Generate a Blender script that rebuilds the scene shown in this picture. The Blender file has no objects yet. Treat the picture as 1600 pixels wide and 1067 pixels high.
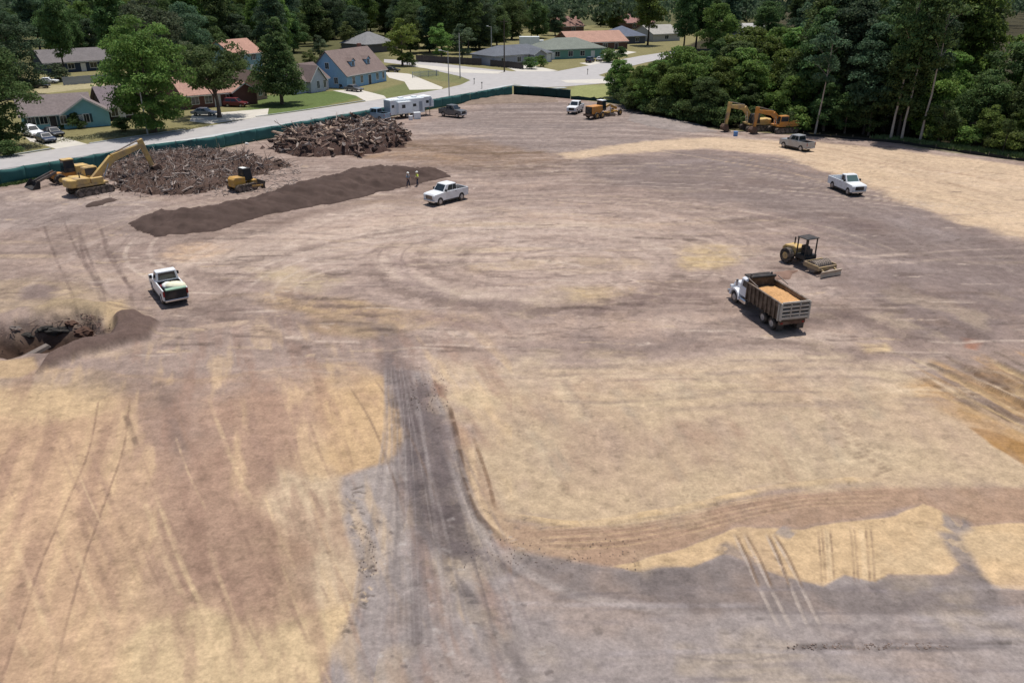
import bpy, bmesh, math, random
import numpy as np
from mathutils import Vector, Matrix
from mathutils.geometry import tessellate_polygon

random.seed(7); RNG = np.random.default_rng(11)
SC = bpy.context.scene
COL = SC.collection

# ------------------------------------------------------------------ camera
F, YH, H = 1250.0, -30.0, 23.0           # focal length / horizon row in photo pixels, camera height in metres
TH = math.atan((533.5 - YH) / F)
cam_d = bpy.data.cameras.new('camera'); cam = bpy.data.objects.new('camera', cam_d); COL.objects.link(cam)
cam.location = (0, 0, H); cam.rotation_euler = (math.pi / 2 - TH, 0, 0)
cam_d.sensor_width = 36; cam_d.lens = 36 * F / 1600; cam_d.clip_end = 6000; cam_d.clip_start = 0.5
SC.camera = cam
# ------------------------------------------------------------------ light
SUN_EL, SUN_AZ = math.radians(75), math.radians(24)      # azimuth measured from +Y (away from camera) towards +X
w = bpy.data.worlds.new('World'); SC.world = w; w.use_nodes = True
nt = w.node_tree; bg = nt.nodes['Background']; sky = nt.nodes.new('ShaderNodeTexSky')
sky.sky_type = 'NISHITA'; sky.sun_disc = False; sky.sun_elevation = SUN_EL; sky.sun_rotation = SUN_AZ
sky.air_density = 1.0; sky.dust_density = 1.5
nt.links.new(sky.outputs[0], bg.inputs[0]); bg.inputs[1].default_value = 0.095
sd = bpy.data.lights.new('sun', 'SUN'); sd.energy = 4.3; sd.angle = math.radians(0.6); sd.color = (1.0, 0.95, 0.885)
sun = bpy.data.objects.new('sun', sd); COL.objects.link(sun)
sdir = Vector((math.sin(SUN_AZ) * math.cos(SUN_EL), math.cos(SUN_AZ) * math.cos(SUN_EL), math.sin(SUN_EL)))
sun.rotation_euler = sdir.to_track_quat('Z', 'Y').to_euler(); sun.location = (60, 150, 120)
SC.view_settings.view_transform = 'Standard'; SC.view_settings.look = 'None'
SC.view_settings.exposure = 0.1; SC.view_settings.gamma = 1; SC.view_settings.use_curve_mapping = False
SC.render.engine = 'CYCLES'
SC.cycles.max_bounces = 9; SC.cycles.diffuse_bounces = 6; SC.cycles.transmission_bounces = 6; SC.cycles.transparent_max_bounces = 4

# ------------------------------------------------------------------ helpers
def at(px, py, z=0.0):
    """ground point (metres) seen at photo pixel px,py"""
    X = (px - 800) / F; Y = (533.5 - py) / F
    drop = math.sin(TH) - Y * math.cos(TH); zc = (H - z) / drop
    return Vector((X * zc, zc * (math.cos(TH) + Y * math.sin(TH)), z))

def lin(c):
    c = np.asarray(c, float) / 255.0
    return np.where(c <= 0.04045, c / 12.92, ((c + 0.055) / 1.055) ** 2.4)
KEXP = 1.38
def alb(c): return np.clip(lin(c) / KEXP, 0, 0.9)

def link(o, parent=None):
    COL.objects.link(o)
    if parent is not None: o.parent = parent
    return o

def tag(o, label=None, cat=None, group=None, kind=None):
    if label: o['label'] = label
    if cat: o['category'] = cat
    if group: o['group'] = group
    if kind: o['kind'] = kind
    return o

def thing(name, label, cat, loc=(0, 0, 0), rot=0.0, group=None):
    o = bpy.data.objects.new(name, None); o.empty_display_size = 0.3
    link(o); o.location = loc; o.rotation_euler = (0, 0, rot)
    return tag(o, label, cat, group)

class MB:
    def __init__(s): s.v = []; s.f = []
    def add(s, vs, fs):
        n = len(s.v); s.v += [tuple(map(float, p)) for p in vs]; s.f += [tuple(i + n for i in f) for f in fs]; return s
    def hexa(s, p):   # 8 points: bottom 4 ccw, top 4 ccw
        return s.add(p, [(0, 3, 2, 1), (4, 5, 6, 7), (0, 1, 5, 4), (1, 2, 6, 5), (2, 3, 7, 6), (3, 0, 4, 7)])
    def box(s, x0, x1, y0, y1, z0, z1):
        return s.hexa([(x0, y0, z0), (x1, y0, z0), (x1, y1, z0), (x0, y1, z0), (x0, y0, z1), (x1, y0, z1), (x1, y1, z1), (x0, y1, z1)])
    def prism(s, prof, y0, y1, ins=0.0):
        """profile in xz extruded along y"""
        n = len(prof); a = [(x, y0, z) for x, z in prof]; b = [(x, y1, z) for x, z in prof]
        tri = tessellate_polygon([[Vector((x, z, 0)) for x, z in prof]])
        fs = [tuple(t) for t in tri] + [tuple(i + n for i in reversed(t)) for t in tri]
        fs += [(i, (i + 1) % n, (i + 1) % n + n, i + n) for i in range(n)]
        return s.add(a + b, fs)
    def cyl(s, p0, p1, r0, r1=None, n=10, cap=True):
        r1 = r0 if r1 is None else r1
        p0 = Vector(p0); p1 = Vector(p1); d = (p1 - p0)
        if d.length < 1e-6: return s
        d.normalize(); u = d.orthogonal().normalized(); w_ = d.cross(u)
        vs = []
        for p, r in ((p0, r0), (p1, r1)):
            for i in range(n):
                a = 2 * math.pi * i / n; vs.append(p + (u * math.cos(a) + w_ * math.sin(a)) * r)
        fs = [(i, (i + 1) % n, (i + 1) % n + n, i + n) for i in range(n)]
        if cap: fs += [tuple(range(n - 1, -1, -1)), tuple(range(n, 2 * n))]
        return s.add(vs, fs)
    def beam(s, p0, p1, wd, h0, h1=None):
        """box-section beam in the xz plane between two points, width wd along y"""
        h1 = h0 if h1 is None else h1
        p0 = Vector(p0); p1 = Vector(p1); d = (p1 - p0).normalized(); up = Vector((0, 1, 0)).cross(d); up.normalize()
        y = Vector((0, wd / 2, 0)); a = up * h0 / 2; b = up * h1 / 2
        return s.hexa([p0 - y - a, p1 - y - b, p1 + y - b, p0 + y - a, p0 - y + a, p1 - y + b, p1 + y + b, p0 + y + a])
    def plate(s, q, u0, u1, v0, v1, off=0.012):
        """thin plate lying proud of quad q (4 corners a,b,c,d ccw seen from outside), inset by u,v fractions"""
        a, b, c, d = [Vector(p) for p in q]; n = (b - a).cross(d - a).normalized()
        f = lambda u, v: (a * (1 - u) + b * u) * (1 - v) + (d * (1 - u) + c * u) * v
        lo = [f(u0, v0), f(u1, v0), f(u1, v1), f(u0, v1)]
        return s.hexa([p - n * 0.01 for p in lo] + [p + n * off for p in lo])
    def move(s, k0, M):
        for i in range(k0, len(s.v)): s.v[i] = tuple(M @ Vector(s.v[i]))
        return s
    def mesh(s, name, mat, smooth=False, bevel=0.0):
        me = bpy.data.meshes.new(name); me.from_pydata(s.v, [], s.f)
        bm = bmesh.new(); bm.from_mesh(me)
        bmesh.ops.recalc_face_normals(bm, faces=bm.faces)
        if bevel > 0:
            es = [e for e in bm.edges if len(e.link_faces) == 2 and e.calc_face_angle(0) > 0.6]
            bmesh.ops.bevel(bm, geom=es, offset=bevel, segments=1, affect='EDGES', clamp_overlap=True)
        bm.to_mesh(me); bm.free()
        if smooth: me.polygons.foreach_set('use_smooth', [True] * len(me.polygons))
        me.materials.append(mat); return me
    def build(s, name, mat, parent=None, smooth=False, bevel=0.0):
        return link(bpy.data.objects.new(name, s.mesh(name, mat, smooth, bevel)), parent)

def part(name, mesh, parent, loc=(0, 0, 0), rot=(0, 0, 0), scale=None):
    o = bpy.data.objects.new(name, mesh); link(o, parent); o.location = loc; o.rotation_euler = rot
    if scale: o.scale = scale
    return o

# ------------------------------------------------------------------ materials
MATS = {}
def mat(name, col, rough=0.8, metal=0.0, var=0.12, scale=3.0, spec=0.3, bump=0.0, dirt=None, dirt_amt=0.0, dscale=1.2):
    if name in MATS: return MATS[name]
    m = bpy.data.materials.new(name); m.use_nodes = True; t = m.node_tree; b = t.nodes['Principled BSDF']
    N = t.nodes.new; L = t.links.new
    tc = N('ShaderNodeTexCoord'); no = N('ShaderNodeTexNoise'); no.inputs['Scale'].default_value = scale; no.inputs['Detail'].default_value = 5
    L(tc.outputs['Object'], no.inputs['Vector'])
    mr = N('ShaderNodeMapRange'); mr.inputs[1].default_value = 0.25; mr.inputs[2].default_value = 0.75
    mr.inputs[3].default_value = 1 - var; mr.inputs[4].default_value = 1 + var; L(no.outputs[0], mr.inputs[0])
    mx = N('ShaderNodeMix'); mx.data_type = 'RGBA'; mx.blend_type = 'MULTIPLY'; mx.inputs[0].default_value = 1
    mx.inputs[6].default_value = (*col, 1); L(mr.outputs[0], mx.inputs[7]); out = mx.outputs[2]
    if dirt is not None:
        n2 = N('ShaderNodeTexNoise'); n2.inputs['Scale'].default_value = dscale; n2.inputs['Detail'].default_value = 6; L(tc.outputs['Object'], n2.inputs['Vector'])
        m2 = N('ShaderNodeMapRange'); m2.inputs[1].default_value = 0.42; m2.inputs[2].default_value = 0.68; m2.inputs[4].default_value = dirt_amt; L(n2.outputs[0], m2.inputs[0])
        x2 = N('ShaderNodeMix'); x2.data_type = 'RGBA'; L(m2.outputs[0], x2.inputs[0]); L(out, x2.inputs[6]); x2.inputs[7].default_value = (*dirt, 1); out = x2.outputs[2]
    L(out, b.inputs['Base Color'])
    b.inputs['Roughness'].default_value = rough; b.inputs['Metallic'].default_value = metal
    b.inputs['Specular IOR Level'].default_value = spec
    if bump:
        bn = N('ShaderNodeBump'); bn.inputs['Strength'].default_value = bump; bn.inputs['Distance'].default_value = 0.05
        L(no.outputs[0], bn.inputs['Height']); L(bn.outputs[0], b.inputs['Normal'])
    MATS[name] = m; return m

DUST = (0.30, 0.23, 0.18)
M_WHITE = mat('white_paint', (0.72, 0.74, 0.76), 0.35, spec=0.5, var=0.04, dirt=DUST, dirt_amt=0.25)
M_WHITE2 = mat('white_panel', (0.74, 0.78, 0.80), 0.5, var=0.04, dirt=(0.5, 0.5, 0.48), dirt_amt=0.3)
M_SILVER = mat('silver_paint', (0.36, 0.38, 0.40), 0.35, 0.3, var=0.05, dirt=DUST, dirt_amt=0.35)
M_DGREY = mat('dark_grey_paint', (0.12, 0.125, 0.13), 0.3, 0.2, dirt=DUST, dirt_amt=0.3)
M_NAVY = mat('navy_paint', (0.02, 0.03, 0.06), 0.3, spec=0.5)
M_BLACKCAR = mat('black_car_paint', (0.02, 0.02, 0.024), 0.3, spec=0.5)
M_RED = mat('dark_red_paint', (0.13, 0.02, 0.025), 0.35, spec=0.5)
M_LBLUE = mat('pale_blue_paint', (0.25, 0.34, 0.42), 0.35, spec=0.5)
M_GLASS = mat('dark_glass', (0.02, 0.028, 0.035), 0.08, spec=0.6, var=0.02)
M_GLASSG = mat('green_tinted_glass', (0.09, 0.14, 0.13), 0.1, spec=0.6, var=0.02)
M_RUB = mat('rubber', (0.025, 0.024, 0.024), 0.9, dirt=DUST, dirt_amt=0.5, dscale=3)
M_RIM = mat('wheel_rim', (0.45, 0.45, 0.46), 0.4, 0.6, dirt=DUST, dirt_amt=0.5)
M_BLK = mat('black_plastic', (0.02, 0.02, 0.022), 0.6, dirt=DUST, dirt_amt=0.2)
M_CHAS = mat('chassis_dark', (0.03, 0.028, 0.027), 0.8, dirt=DUST, dirt_amt=0.3)
M_STEEL = mat('worn_steel', (0.16, 0.14, 0.13), 0.55, 0.5, var=0.2, dirt=DUST, dirt_amt=0.6)
M_CHROME = mat('chrome', (0.6, 0.6, 0.6), 0.2, 0.9, var=0.03)
M_TAIL = mat('tail_lens', (0.25, 0.01, 0.01), 0.3)
M_HEAD = mat('head_lens', (0.6, 0.62, 0.65), 0.15)
M_YEL = mat('machine_yellow', (0.52, 0.29, 0.055), 0.5, var=0.12, dirt=(0.3, 0.22, 0.14), dirt_amt=0.65)
M_YELP = mat('faded_yellow', (0.56, 0.38, 0.13), 0.6, var=0.15, dirt=(0.3, 0.22, 0.15), dirt_amt=0.85)
M_ORG = mat('orange_yellow', (0.55, 0.24, 0.05), 0.5, var=0.12, dirt=(0.3, 0.2, 0.13), dirt_amt=0.6)
M_TRK = mat('track_steel', (0.05, 0.042, 0.036), 0.8, var=0.3, dirt=DUST, dirt_amt=0.6, dscale=4)
M_RUST = mat('rusty_brown', (0.11, 0.065, 0.045), 0.8, var=0.3, dirt=DUST, dirt_amt=0.4)

# ------------------------------------------------------------------ noise
TAB = RNG.random((256, 256))
def vn(x, y, s=0):
    x = x + 17.3 * s; y = y + 31.7 * s
    ix = np.floor(x).astype(np.int64); iy = np.floor(y).astype(np.int64); fx = x - ix; fy = y - iy
    fx = fx * fx * (3 - 2 * fx); fy = fy * fy * (3 - 2 * fy)
    a = TAB[ix & 255, iy & 255]; b = TAB[(ix + 1) & 255, iy & 255]; c = TAB[ix & 255, (iy + 1) & 255]; d = TAB[(ix + 1) & 255, (iy + 1) & 255]
    return (a * (1 - fx) + b * fx) * (1 - fy) + (c * (1 - fx) + d * fx) * fy
def fbm(x, y, s=0, o=4):
    r = 0; a = 0.5; t = 0
    for i in range(o):
        r = r + a * vn(x * 2 ** i, y * 2 ** i, s + i * 3); t += a; a *= 0.55
    return r / t
def sstep(a, b, x):
    t = np.clip((x - a) / (b - a), 0, 1); return t * t * (3 - 2 * t)

def W(pts): return np.array([at(*p)[:2] for p in pts])
def poly_sd(X, Y, P):
    """signed distance to world polygon P (negative inside)"""
    n = len(P); d = np.full(X.shape, 1e18); ins = np.zeros(X.shape, bool)
    for i in range(n):
        ax, ay = P[i]; bx, by = P[(i + 1) % n]; ex = bx - ax; ey = by - ay
        t = np.clip(((X - ax) * ex + (Y - ay) * ey) / (ex * ex + ey * ey + 1e-12), 0, 1)
        d = np.minimum(d, (X - ax - t * ex) ** 2 + (Y - ay - t * ey) ** 2)
        c = ((ay > Y) != (by > Y)) & (X < (bx - ax) * (Y - ay) / (by - ay + 1e-12) + ax)
        ins ^= c
    return np.where(ins, -1, 1) * np.sqrt(d)
def smooth_line(P, k=6):
    P = np.asarray(P, float)
    if len(P) < 3: return P
    Q = np.vstack([2 * P[0] - P[1], P, 2 * P[-1] - P[-2]]); out = []
    for i in range(1, len(Q) - 2):
        for j in range(k):
            t = j / k
            out.append(0.5 * ((2 * Q[i]) + (-Q[i - 1] + Q[i + 1]) * t + (2 * Q[i - 1] - 5 * Q[i] + 4 * Q[i + 1] - Q[i + 2]) * t * t + (-Q[i - 1] + 3 * Q[i] - 3 * Q[i + 1] + Q[i + 2]) * t ** 3))
    out.append(P[-1]); return np.array(out)
def line_dist(X, Y, L):
    """distance and normalised arclength along polyline"""
    d = np.full(X.shape, 1e18); s = np.zeros(X.shape)
    seg = np.sqrt(((L[1:] - L[:-1]) ** 2).sum(1)); cum = np.concatenate([[0], np.cumsum(seg)]); tot = cum[-1] + 1e-9
    for i in range(len(L) - 1):
        ax, ay = L[i]; ex, ey = L[i + 1] - L[i]
        t = np.clip(((X - ax) * ex + (Y - ay) * ey) / (ex * ex + ey * ey + 1e-12), 0, 1)
        dd = (X - ax - t * ex) ** 2 + (Y - ay - t * ey) ** 2
        m = dd < d; d = np.where(m, dd, d); s = np.where(m, (cum[i] + t * seg[i]) / tot, s)
    return np.sqrt(d), s
# ================================================================== GROUND
S_ = (196, 167, 135); PS = (203, 180, 150); BT = (174, 143, 121); MV = (167, 146, 134); MVL = (188, 168, 152); MVD = (134, 116, 107)
GR = (163, 152, 147); GRD = (124, 113, 112); DK = (98, 83, 77); OC = (184, 144, 90); RB = (176, 120, 92); GRS = (138, 132, 92)
rows = list(np.arange(1215, 250, -1.7)) + list(np.arange(250, 20, -1.0)) + list(np.arange(20, -20, -4.0))
Yr = np.array([at(800, r).y for r in rows] + [1400, 2200, 4000]); Yr = np.concatenate([[2.0, 8.0], Yr])
zc = Yr * math.cos(TH) + H * math.sin(TH)
cols = np.concatenate([np.linspace(-1500, -340, 14), np.linspace(-300, -60, 30), np.arange(-50, 1650, 1.9), np.linspace(1660, 1900, 30), np.linspace(1940, 3100, 14)])
GX = ((cols[None, :] - 800) / F) * zc[:, None]; GY = np.repeat(Yr[:, None], len(cols), 1)
R_, C_ = GX.shape
GX = GX.ravel(); GY = GY.ravel(); N_ = GX.size
GC = np.tile(alb(MV) * .97, (N_, 1)); GZ = np.zeros(N_)
wx = (fbm(GX * 0.35, GY * 0.35, 1) - 0.5); wy = (fbm(GX * 0.35, GY * 0.35, 5) - 0.5)
n_big = fbm(GX * 0.06, GY * 0.06, 9); n_mid = fbm(GX * 0.3, GY * 0.3, 12); n_fin = fbm(GX * 1.7, GY * 1.7, 15)
n_str = fbm(GX * 0.12, GY * 0.9 + wx * 1.5, 21, 5); n_str2 = fbm(GX * 0.22 + 40, GY * 2.2 + wy * 2, 25, 4)

def galb(c):
    c = alb(c) * .98; g_ = c.mean(); return (c * .97 + g_ * .03) * np.array([1.0, .985, .975])
def mixc(mask, col, a=1.0):
    global GC
    m = np.clip(mask * a, 0, 1)[:, None]; GC = GC * (1 - m) + np.asarray(galb(col))[None] * m
def region(pts, col, a=1.0, soft=1.0, warp=2.0, tex=None, h=0.0):
    """soft-edged patch of differently coloured soil"""
    P = W(pts); pad = soft + warp + 1
    idx = np.where((GX > P[:, 0].min() - pad) & (GX < P[:, 0].max() + pad) & (GY > P[:, 1].min() - pad) & (GY < P[:, 1].max() + pad))[0]
    sdv = poly_sd(GX[idx] + wx[idx] * warp * 2, GY[idx] + wy[idx] * warp * 2, P)
    m = 1 - sstep(-soft, soft, sdv)
    if tex is not None: m = m * np.clip(tex[idx], 0, 1)
    GC[idx] = GC[idx] * (1 - (m * a)[:, None]) + galb(col)[None] * (m * a)[:, None]
    if h: GZ[idx] += h * m
def stroke(pts, width, col, a=0.6, soft=0.5, dz=0.0, fade=True, grain=0.6, world=False, k=6, sd_=None):
    P = np.asarray(pts, float) if world else W(pts); L = smooth_line(P, k); pad = width * 1.5 + 0.5
    idx = np.where((GX > L[:, 0].min() - pad) & (GX < L[:, 0].max() + pad) & (GY > L[:, 1].min() - pad) & (GY < L[:, 1].max() + pad))[0]
    if len(idx) == 0: return
    x = GX[idx]; y = GY[idx]
    d, s = line_dist(x + wx[idx] * width * 0.25, y + wy[idx] * width * 0.25, L)
    m = 1 - sstep(width * 0.5 * (1 - soft), width * 0.5 * (1 + soft), d)
    if fade: m *= sstep(0, 0.12, s) * (1 - sstep(0.85, 1, s))
    m *= 1 - grain * (fbm(x * 0.8, y * 0.8, 33 if sd_ is None else sd_, 3) > 0.5) * 0.8
    GC[idx] = GC[idx] * (1 - (m * a)[:, None]) + galb(col)[None] * (m * a)[:, None]
    if dz: GZ[idx] += dz * m
def offs(L, o):
    L = np.asarray(L); t = np.gradient(L, axis=0); t /= np.linalg.norm(t, axis=1)[:, None] + 1e-9
    return L + np.stack([-t[:, 1], t[:, 0]], 1) * o
def track(pts, col=MVD, a=0.45, width=0.3, gauge=1.8, world=False, dz=-0.02, **k):
    L = smooth_line(np.asarray(pts, float) if world else W(pts), 5)
    for o in (-gauge / 2, gauge / 2): stroke(offs(L, o), width, col, a, 0.5, dz, world=True, k=1, **k)

def blend_top():
    pass
# --- beyond the fence: lawns and leaf litter
FENCE_BASE = [(-400, 350), (-150, 312), (0, 290), (50, 281), (100, 273), (215, 251), (250, 245), (340, 233), (400, 221), (480, 207), (600, 185), (700, 167), (780, 150), (803, 147), (890, 154)]
region([(-1400, 520)] + FENCE_BASE + [(985, 166), (1010, 178), (1110, 202), (1250, 212), (1400, 222), (1500, 238), (1600, 252), (1750, 276), (2100, 330), (3500, 300), (3500, -25), (-2600, -25), (-2600, 450)], GRS, 1, 0.4, 0.3)
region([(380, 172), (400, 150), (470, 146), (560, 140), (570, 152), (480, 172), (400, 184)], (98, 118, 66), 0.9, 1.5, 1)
region([(560, 150), (640, 128), (690, 143), (600, 154)], (112, 122, 78), 0.8, 1.5, 1)
region([(640, 112), (690, 108), (745, 122), (725, 132), (660, 122)], (120, 124, 84), 0.8, 1, 1)
region([(870, 150), (900, 134), (990, 132), (985, 166), (890, 153)], (150, 156, 100), 0.8, 1, 1)
region([(-100, 262), (0, 240), (60, 232), (70, 238), (0, 262)], (120, 122, 84), 0.7, 1, 1)
region([(60, 135), (190, 128), (200, 134), (120, 140), (50, 150)], (186, 176, 140), 0.8, 1, 1)
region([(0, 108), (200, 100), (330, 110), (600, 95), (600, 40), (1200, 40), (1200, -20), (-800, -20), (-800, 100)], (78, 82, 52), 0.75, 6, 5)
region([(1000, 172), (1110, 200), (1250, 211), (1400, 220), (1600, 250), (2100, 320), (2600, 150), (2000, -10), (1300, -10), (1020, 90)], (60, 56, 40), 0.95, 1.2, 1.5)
region([(1400, 226), (1500, 232), (1600, 244), (1700, 262), (1700, 275), (1600, 252), (1500, 240)], (122, 128, 80), 0.8, 0.8, 1)
site = poly_sd(GX, GY, W([(-1400, 520)] + FENCE_BASE + [(985, 166), (1010, 178), (1110, 202), (1250, 212), (1400, 222), (1500, 238), (1600, 252), (1750, 276), (2100, 330), (3500, 800), (3500, 2200), (-3500, 2200)]))
SITE = 1 - sstep(-0.5, 0.5, site)

HAUL = [(880, 240), (1000, 222), (1120, 215), (1260, 222), (1400, 234), (1600, 260), (1900, 300), (1900, 480), (1600, 376), (1500, 350), (1400, 308), (1300, 268), (1200, 240), (1100, 231), (960, 241), (890, 248)]
DARKR = [(920, 252), (1080, 236), (1200, 246), (1300, 275), (1400, 315), (1500, 355), (1700, 410), (1700, 520), (1450, 520), (1330, 470), (1350, 390), (1200, 330), (1050, 300), (930, 285)]
# --- broad soil zones of the building site
region([(640, 195), (800, 158), (980, 165), (1120, 205), (1000, 225), (880, 240), (760, 235), (650, 222)], (150, 136, 130), 0.85, 3, 3)
region([(-200, 330), (0, 300), (190, 300), (260, 320), (180, 345), (-200, 380)], (160, 145, 138), 0.8, 2, 2)
region([(920, 252), (1080, 236), (1200, 246), (1300, 275), (1400, 315), (1500, 355), (1700, 410), (1700, 520), (1450, 520), (1330, 470), (1350, 390), (1200, 330), (1050, 300), (930, 285)], (141, 125, 119), 0.85, 4, 4)
region([(1300, 380), (1500, 400), (1700, 440), (1700, 560), (1560, 540), (1350, 490)], (152, 133, 126), 0.8, 4, 3)
region([(1190, 430), (1310, 430), (1335, 470), (1280, 500), (1240, 480)], (182, 163, 152), 0.7, 1.5, 2)
region([(280, 370), (560, 330), (800, 330), (1050, 330), (1180, 400), (1050, 450), (760, 455), (520, 440), (420, 470), (260, 410)], (194, 172, 157), 0.85, 5, 5, 0.45 + 1.3 * (n_str - 0.2))
region([(880, 240), (1000, 222), (1120, 215), (1260, 222), (1400, 234), (1600, 260), (1900, 300), (1900, 480), (1600, 376), (1500, 350), (1400, 308), (1300, 268), (1200, 240), (1100, 231), (960, 241), (890, 248)], (208, 182, 150), 0.95, 1.3, 1.5)
region([(1260, 235), (1500, 300), (1700, 360), (1700, 400), (1560, 366), (1400, 308), (1290, 262)], (212, 180, 132), 0.6, 2, 2)
region([(620, 222), (700, 210), (800, 230), (900, 245), (800, 262), (690, 258), (560, 245)], (150, 124, 102), 0.75, 2, 2)
# near fields
region([(-500, 640), (0, 588), (90, 575), (300, 592), (450, 574), (550, 568), (600, 590), (628, 640), (630, 680), (607, 725), (540, 740), (532, 770), (545, 830), (572, 880), (565, 940), (530, 990), (505, 1110), (480, 1300), (-900, 1300), (-900, 700)], S_, 1, 0.25, 0.35)
region([(480, 570), (550, 567), (600, 590), (629, 640), (631, 685), (605, 727), (540, 742), (500, 700), (490, 640)], (205, 172, 128), 0.75, 0.5, 0.5)
region([(170, 590), (480, 585), (500, 690), (450, 740), (420, 780), (450, 860), (420, 940), (380, 965), (300, 950), (240, 900), (200, 760)], (171, 140, 120), 0.85, 1.8, 1.3, 0.55 + 1.1 * n_mid)
region([(-100, 620), (150, 600), (190, 760), (220, 900), (200, 1100), (-100, 1100)], (194, 160, 128), 0.7, 2, 1.5)
region([(425, 735), (530, 742), (545, 830), (570, 880), (565, 940), (500, 960), (450, 900), (490, 860), (420, 800)], PS, 0.85, 0.6, 0.6)
region([(240, 975), (310, 955), (420, 975), (560, 940), (530, 990), (510, 1110), (150, 1150), (200, 1010)], (208, 183, 142), 0.8, 0.4, 0.6)
region([(-100, 590), (100, 580), (180, 600), (170, 640), (80, 660), (-100, 650)], (206, 180, 138), 0.6, 1, 1)
region([(606, 575), (668, 580), (692, 640), (715, 740), (740, 800), (785, 855), (850, 876), (960, 888), (1050, 893), (1130, 870), (1200, 892), (1300, 905), (1400, 905), (1500, 900), (1600, 918), (2200, 980), (2600, 1400), (450, 1400), (505, 1110), (530, 985), (565, 940), (572, 880), (545, 825), (532, 770), (540, 742), (607, 725), (629, 690), (628, 640)], GR, 1, 0.35, 0.5)
region([(540, 742), (620, 730), (650, 800), (640, 850), (590, 900), (570, 860), (545, 800)], (176, 164, 156), 0.8, 0.6, 0.8)
region([(680, 562), (850, 568), (1000, 566), (1200, 556), (1400, 566), (1500, 632), (1620, 690), (2000, 720), (2000, 770), (1600, 764), (1400, 758), (1200, 778), (1000, 815), (850, 824), (795, 812), (760, 762), (735, 690), (700, 620)], (197, 173, 141), 1, 0.9, 1.5)
region([(820, 600), (1400, 600), (1500, 680), (1300, 740), (900, 760), (800, 700)], (186, 161, 136), 0.6, 3, 3, 0.3 + 1.4 * (n_mid - 0.2))
region([(1100, 600), (1350, 640), (1450, 720), (1250, 750), (1150, 700)], (188, 168, 140), 0.5, 2, 2)
region([(700, 640), (735, 690), (762, 765), (800, 815), (850, 826), (1000, 815), (1200, 778), (1400, 758), (1620, 762), (2000, 775), (2000, 830), (1600, 816), (1500, 816), (1440, 788), (1340, 812), (1250, 824), (1150, 828), (1060, 862), (960, 886), (860, 872), (790, 850), (742, 785), (712, 700)], (176, 146, 121), 1, 0.3, 0.4)
region([(955, 884), (1050, 864), (1150, 828), (1250, 825), (1350, 812), (1400, 806), (1440, 786), (1480, 800), (1500, 816), (1620, 816), (1900, 820), (1900, 935), (1600, 920), (1550, 918), (1510, 880), (1480, 895), (1390, 898), (1370, 912), (1320, 902), (1290, 920), (1230, 905), (1170, 880), (1130, 868), (1080, 890), (1000, 893)], (208, 178, 137), 1, 0.08, 0.35)
region([(775, 872), (870, 872), (960, 890), (1080, 892), (1130, 872), (1180, 885), (1290, 922), (1370, 914), (1400, 902), (1490, 896), (1520, 884), (1560, 920), (1640, 924), (1640, 945), (1400, 960), (1150, 950), (1000, 965), (860, 935), (790, 900)], (134, 123, 119), 0.8, 0.25, 0.4)
region([(990, 890), (1090, 890), (1090, 960), (1010, 950)], (126, 116, 114), 0.5, 0.3, 0.3)
region([(-200, 575), (100, 572), (300, 590), (450, 572), (560, 566), (600, 585), (560, 600), (430, 606), (300, 622), (180, 610), (-200, 606)], MV, .75, 1.6, 2.5, .2 + 1.3 * n_str)
region([(190, 590), (300, 590), (320, 680), (290, 740), (230, 690)], (150, 130, 120), .45, 1.2, 1.5, .4 + n_mid)
region([(660, 556), (850, 560), (1000, 560), (1200, 550), (1400, 560), (1460, 590), (1300, 592), (1100, 600), (850, 602), (700, 600)], MVL, .6, 1.8, 3, .1 + 1.6 * n_str)
region([(700, 640), (900, 650), (1100, 640), (1150, 700), (1000, 740), (820, 760), (750, 720)], (176, 152, 130), .5, 2, 2, .2 + 1.3 * n_mid)
# small patches
region([(1070, 398), (1120, 388), (1150, 402), (1120, 418), (1080, 416)], (205, 178, 130), 0.9, 1, 2)
region([(880, 455), (960, 452), (950, 470), (900, 474)], (196, 172, 130), 0.6, 1, 2)
region([(250, 390), (330, 378), (380, 390), (290, 408)], (205, 172, 138), 0.8, 1, 2)
region([(370, 462), (480, 470), (620, 486), (640, 500), (520, 505), (420, 480)], (196, 164, 118), 0.7, 1.5, 2.5, 0.2 + n_str * 1.3)
region([(380, 420), (460, 415), (500, 440), (430, 450)], (196, 174, 136), 0.5, 1.5, 2)
region([(-60, 440), (60, 430), (190, 462), (230, 492), (170, 500), (60, 480), (-60, 500)], (178, 156, 128), 0.7, 0.8, 1)
region([(25, 452), (60, 442), (90, 452), (80, 466), (30, 470)], (140, 122, 116), 0.9, 0.5, 0.8)
region([(160, 478), (190, 470), (216, 495), (190, 515), (165, 510)], (196, 170, 130), 0.9, 0.4, 0.4)
region([(1335, 535), (1380, 535), (1395, 548), (1350, 550)], (208, 182, 140), 0.9, 0.4, 0.8)
region([(1500, 525), (1530, 530), (1525, 548), (1510, 545)], RB, 0.8, 0.3, 0.6)
region([(730, 40), (1900, 40), (1900, 20), (730, 20)], (120, 118, 84), 0.1, 2, 2)
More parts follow.
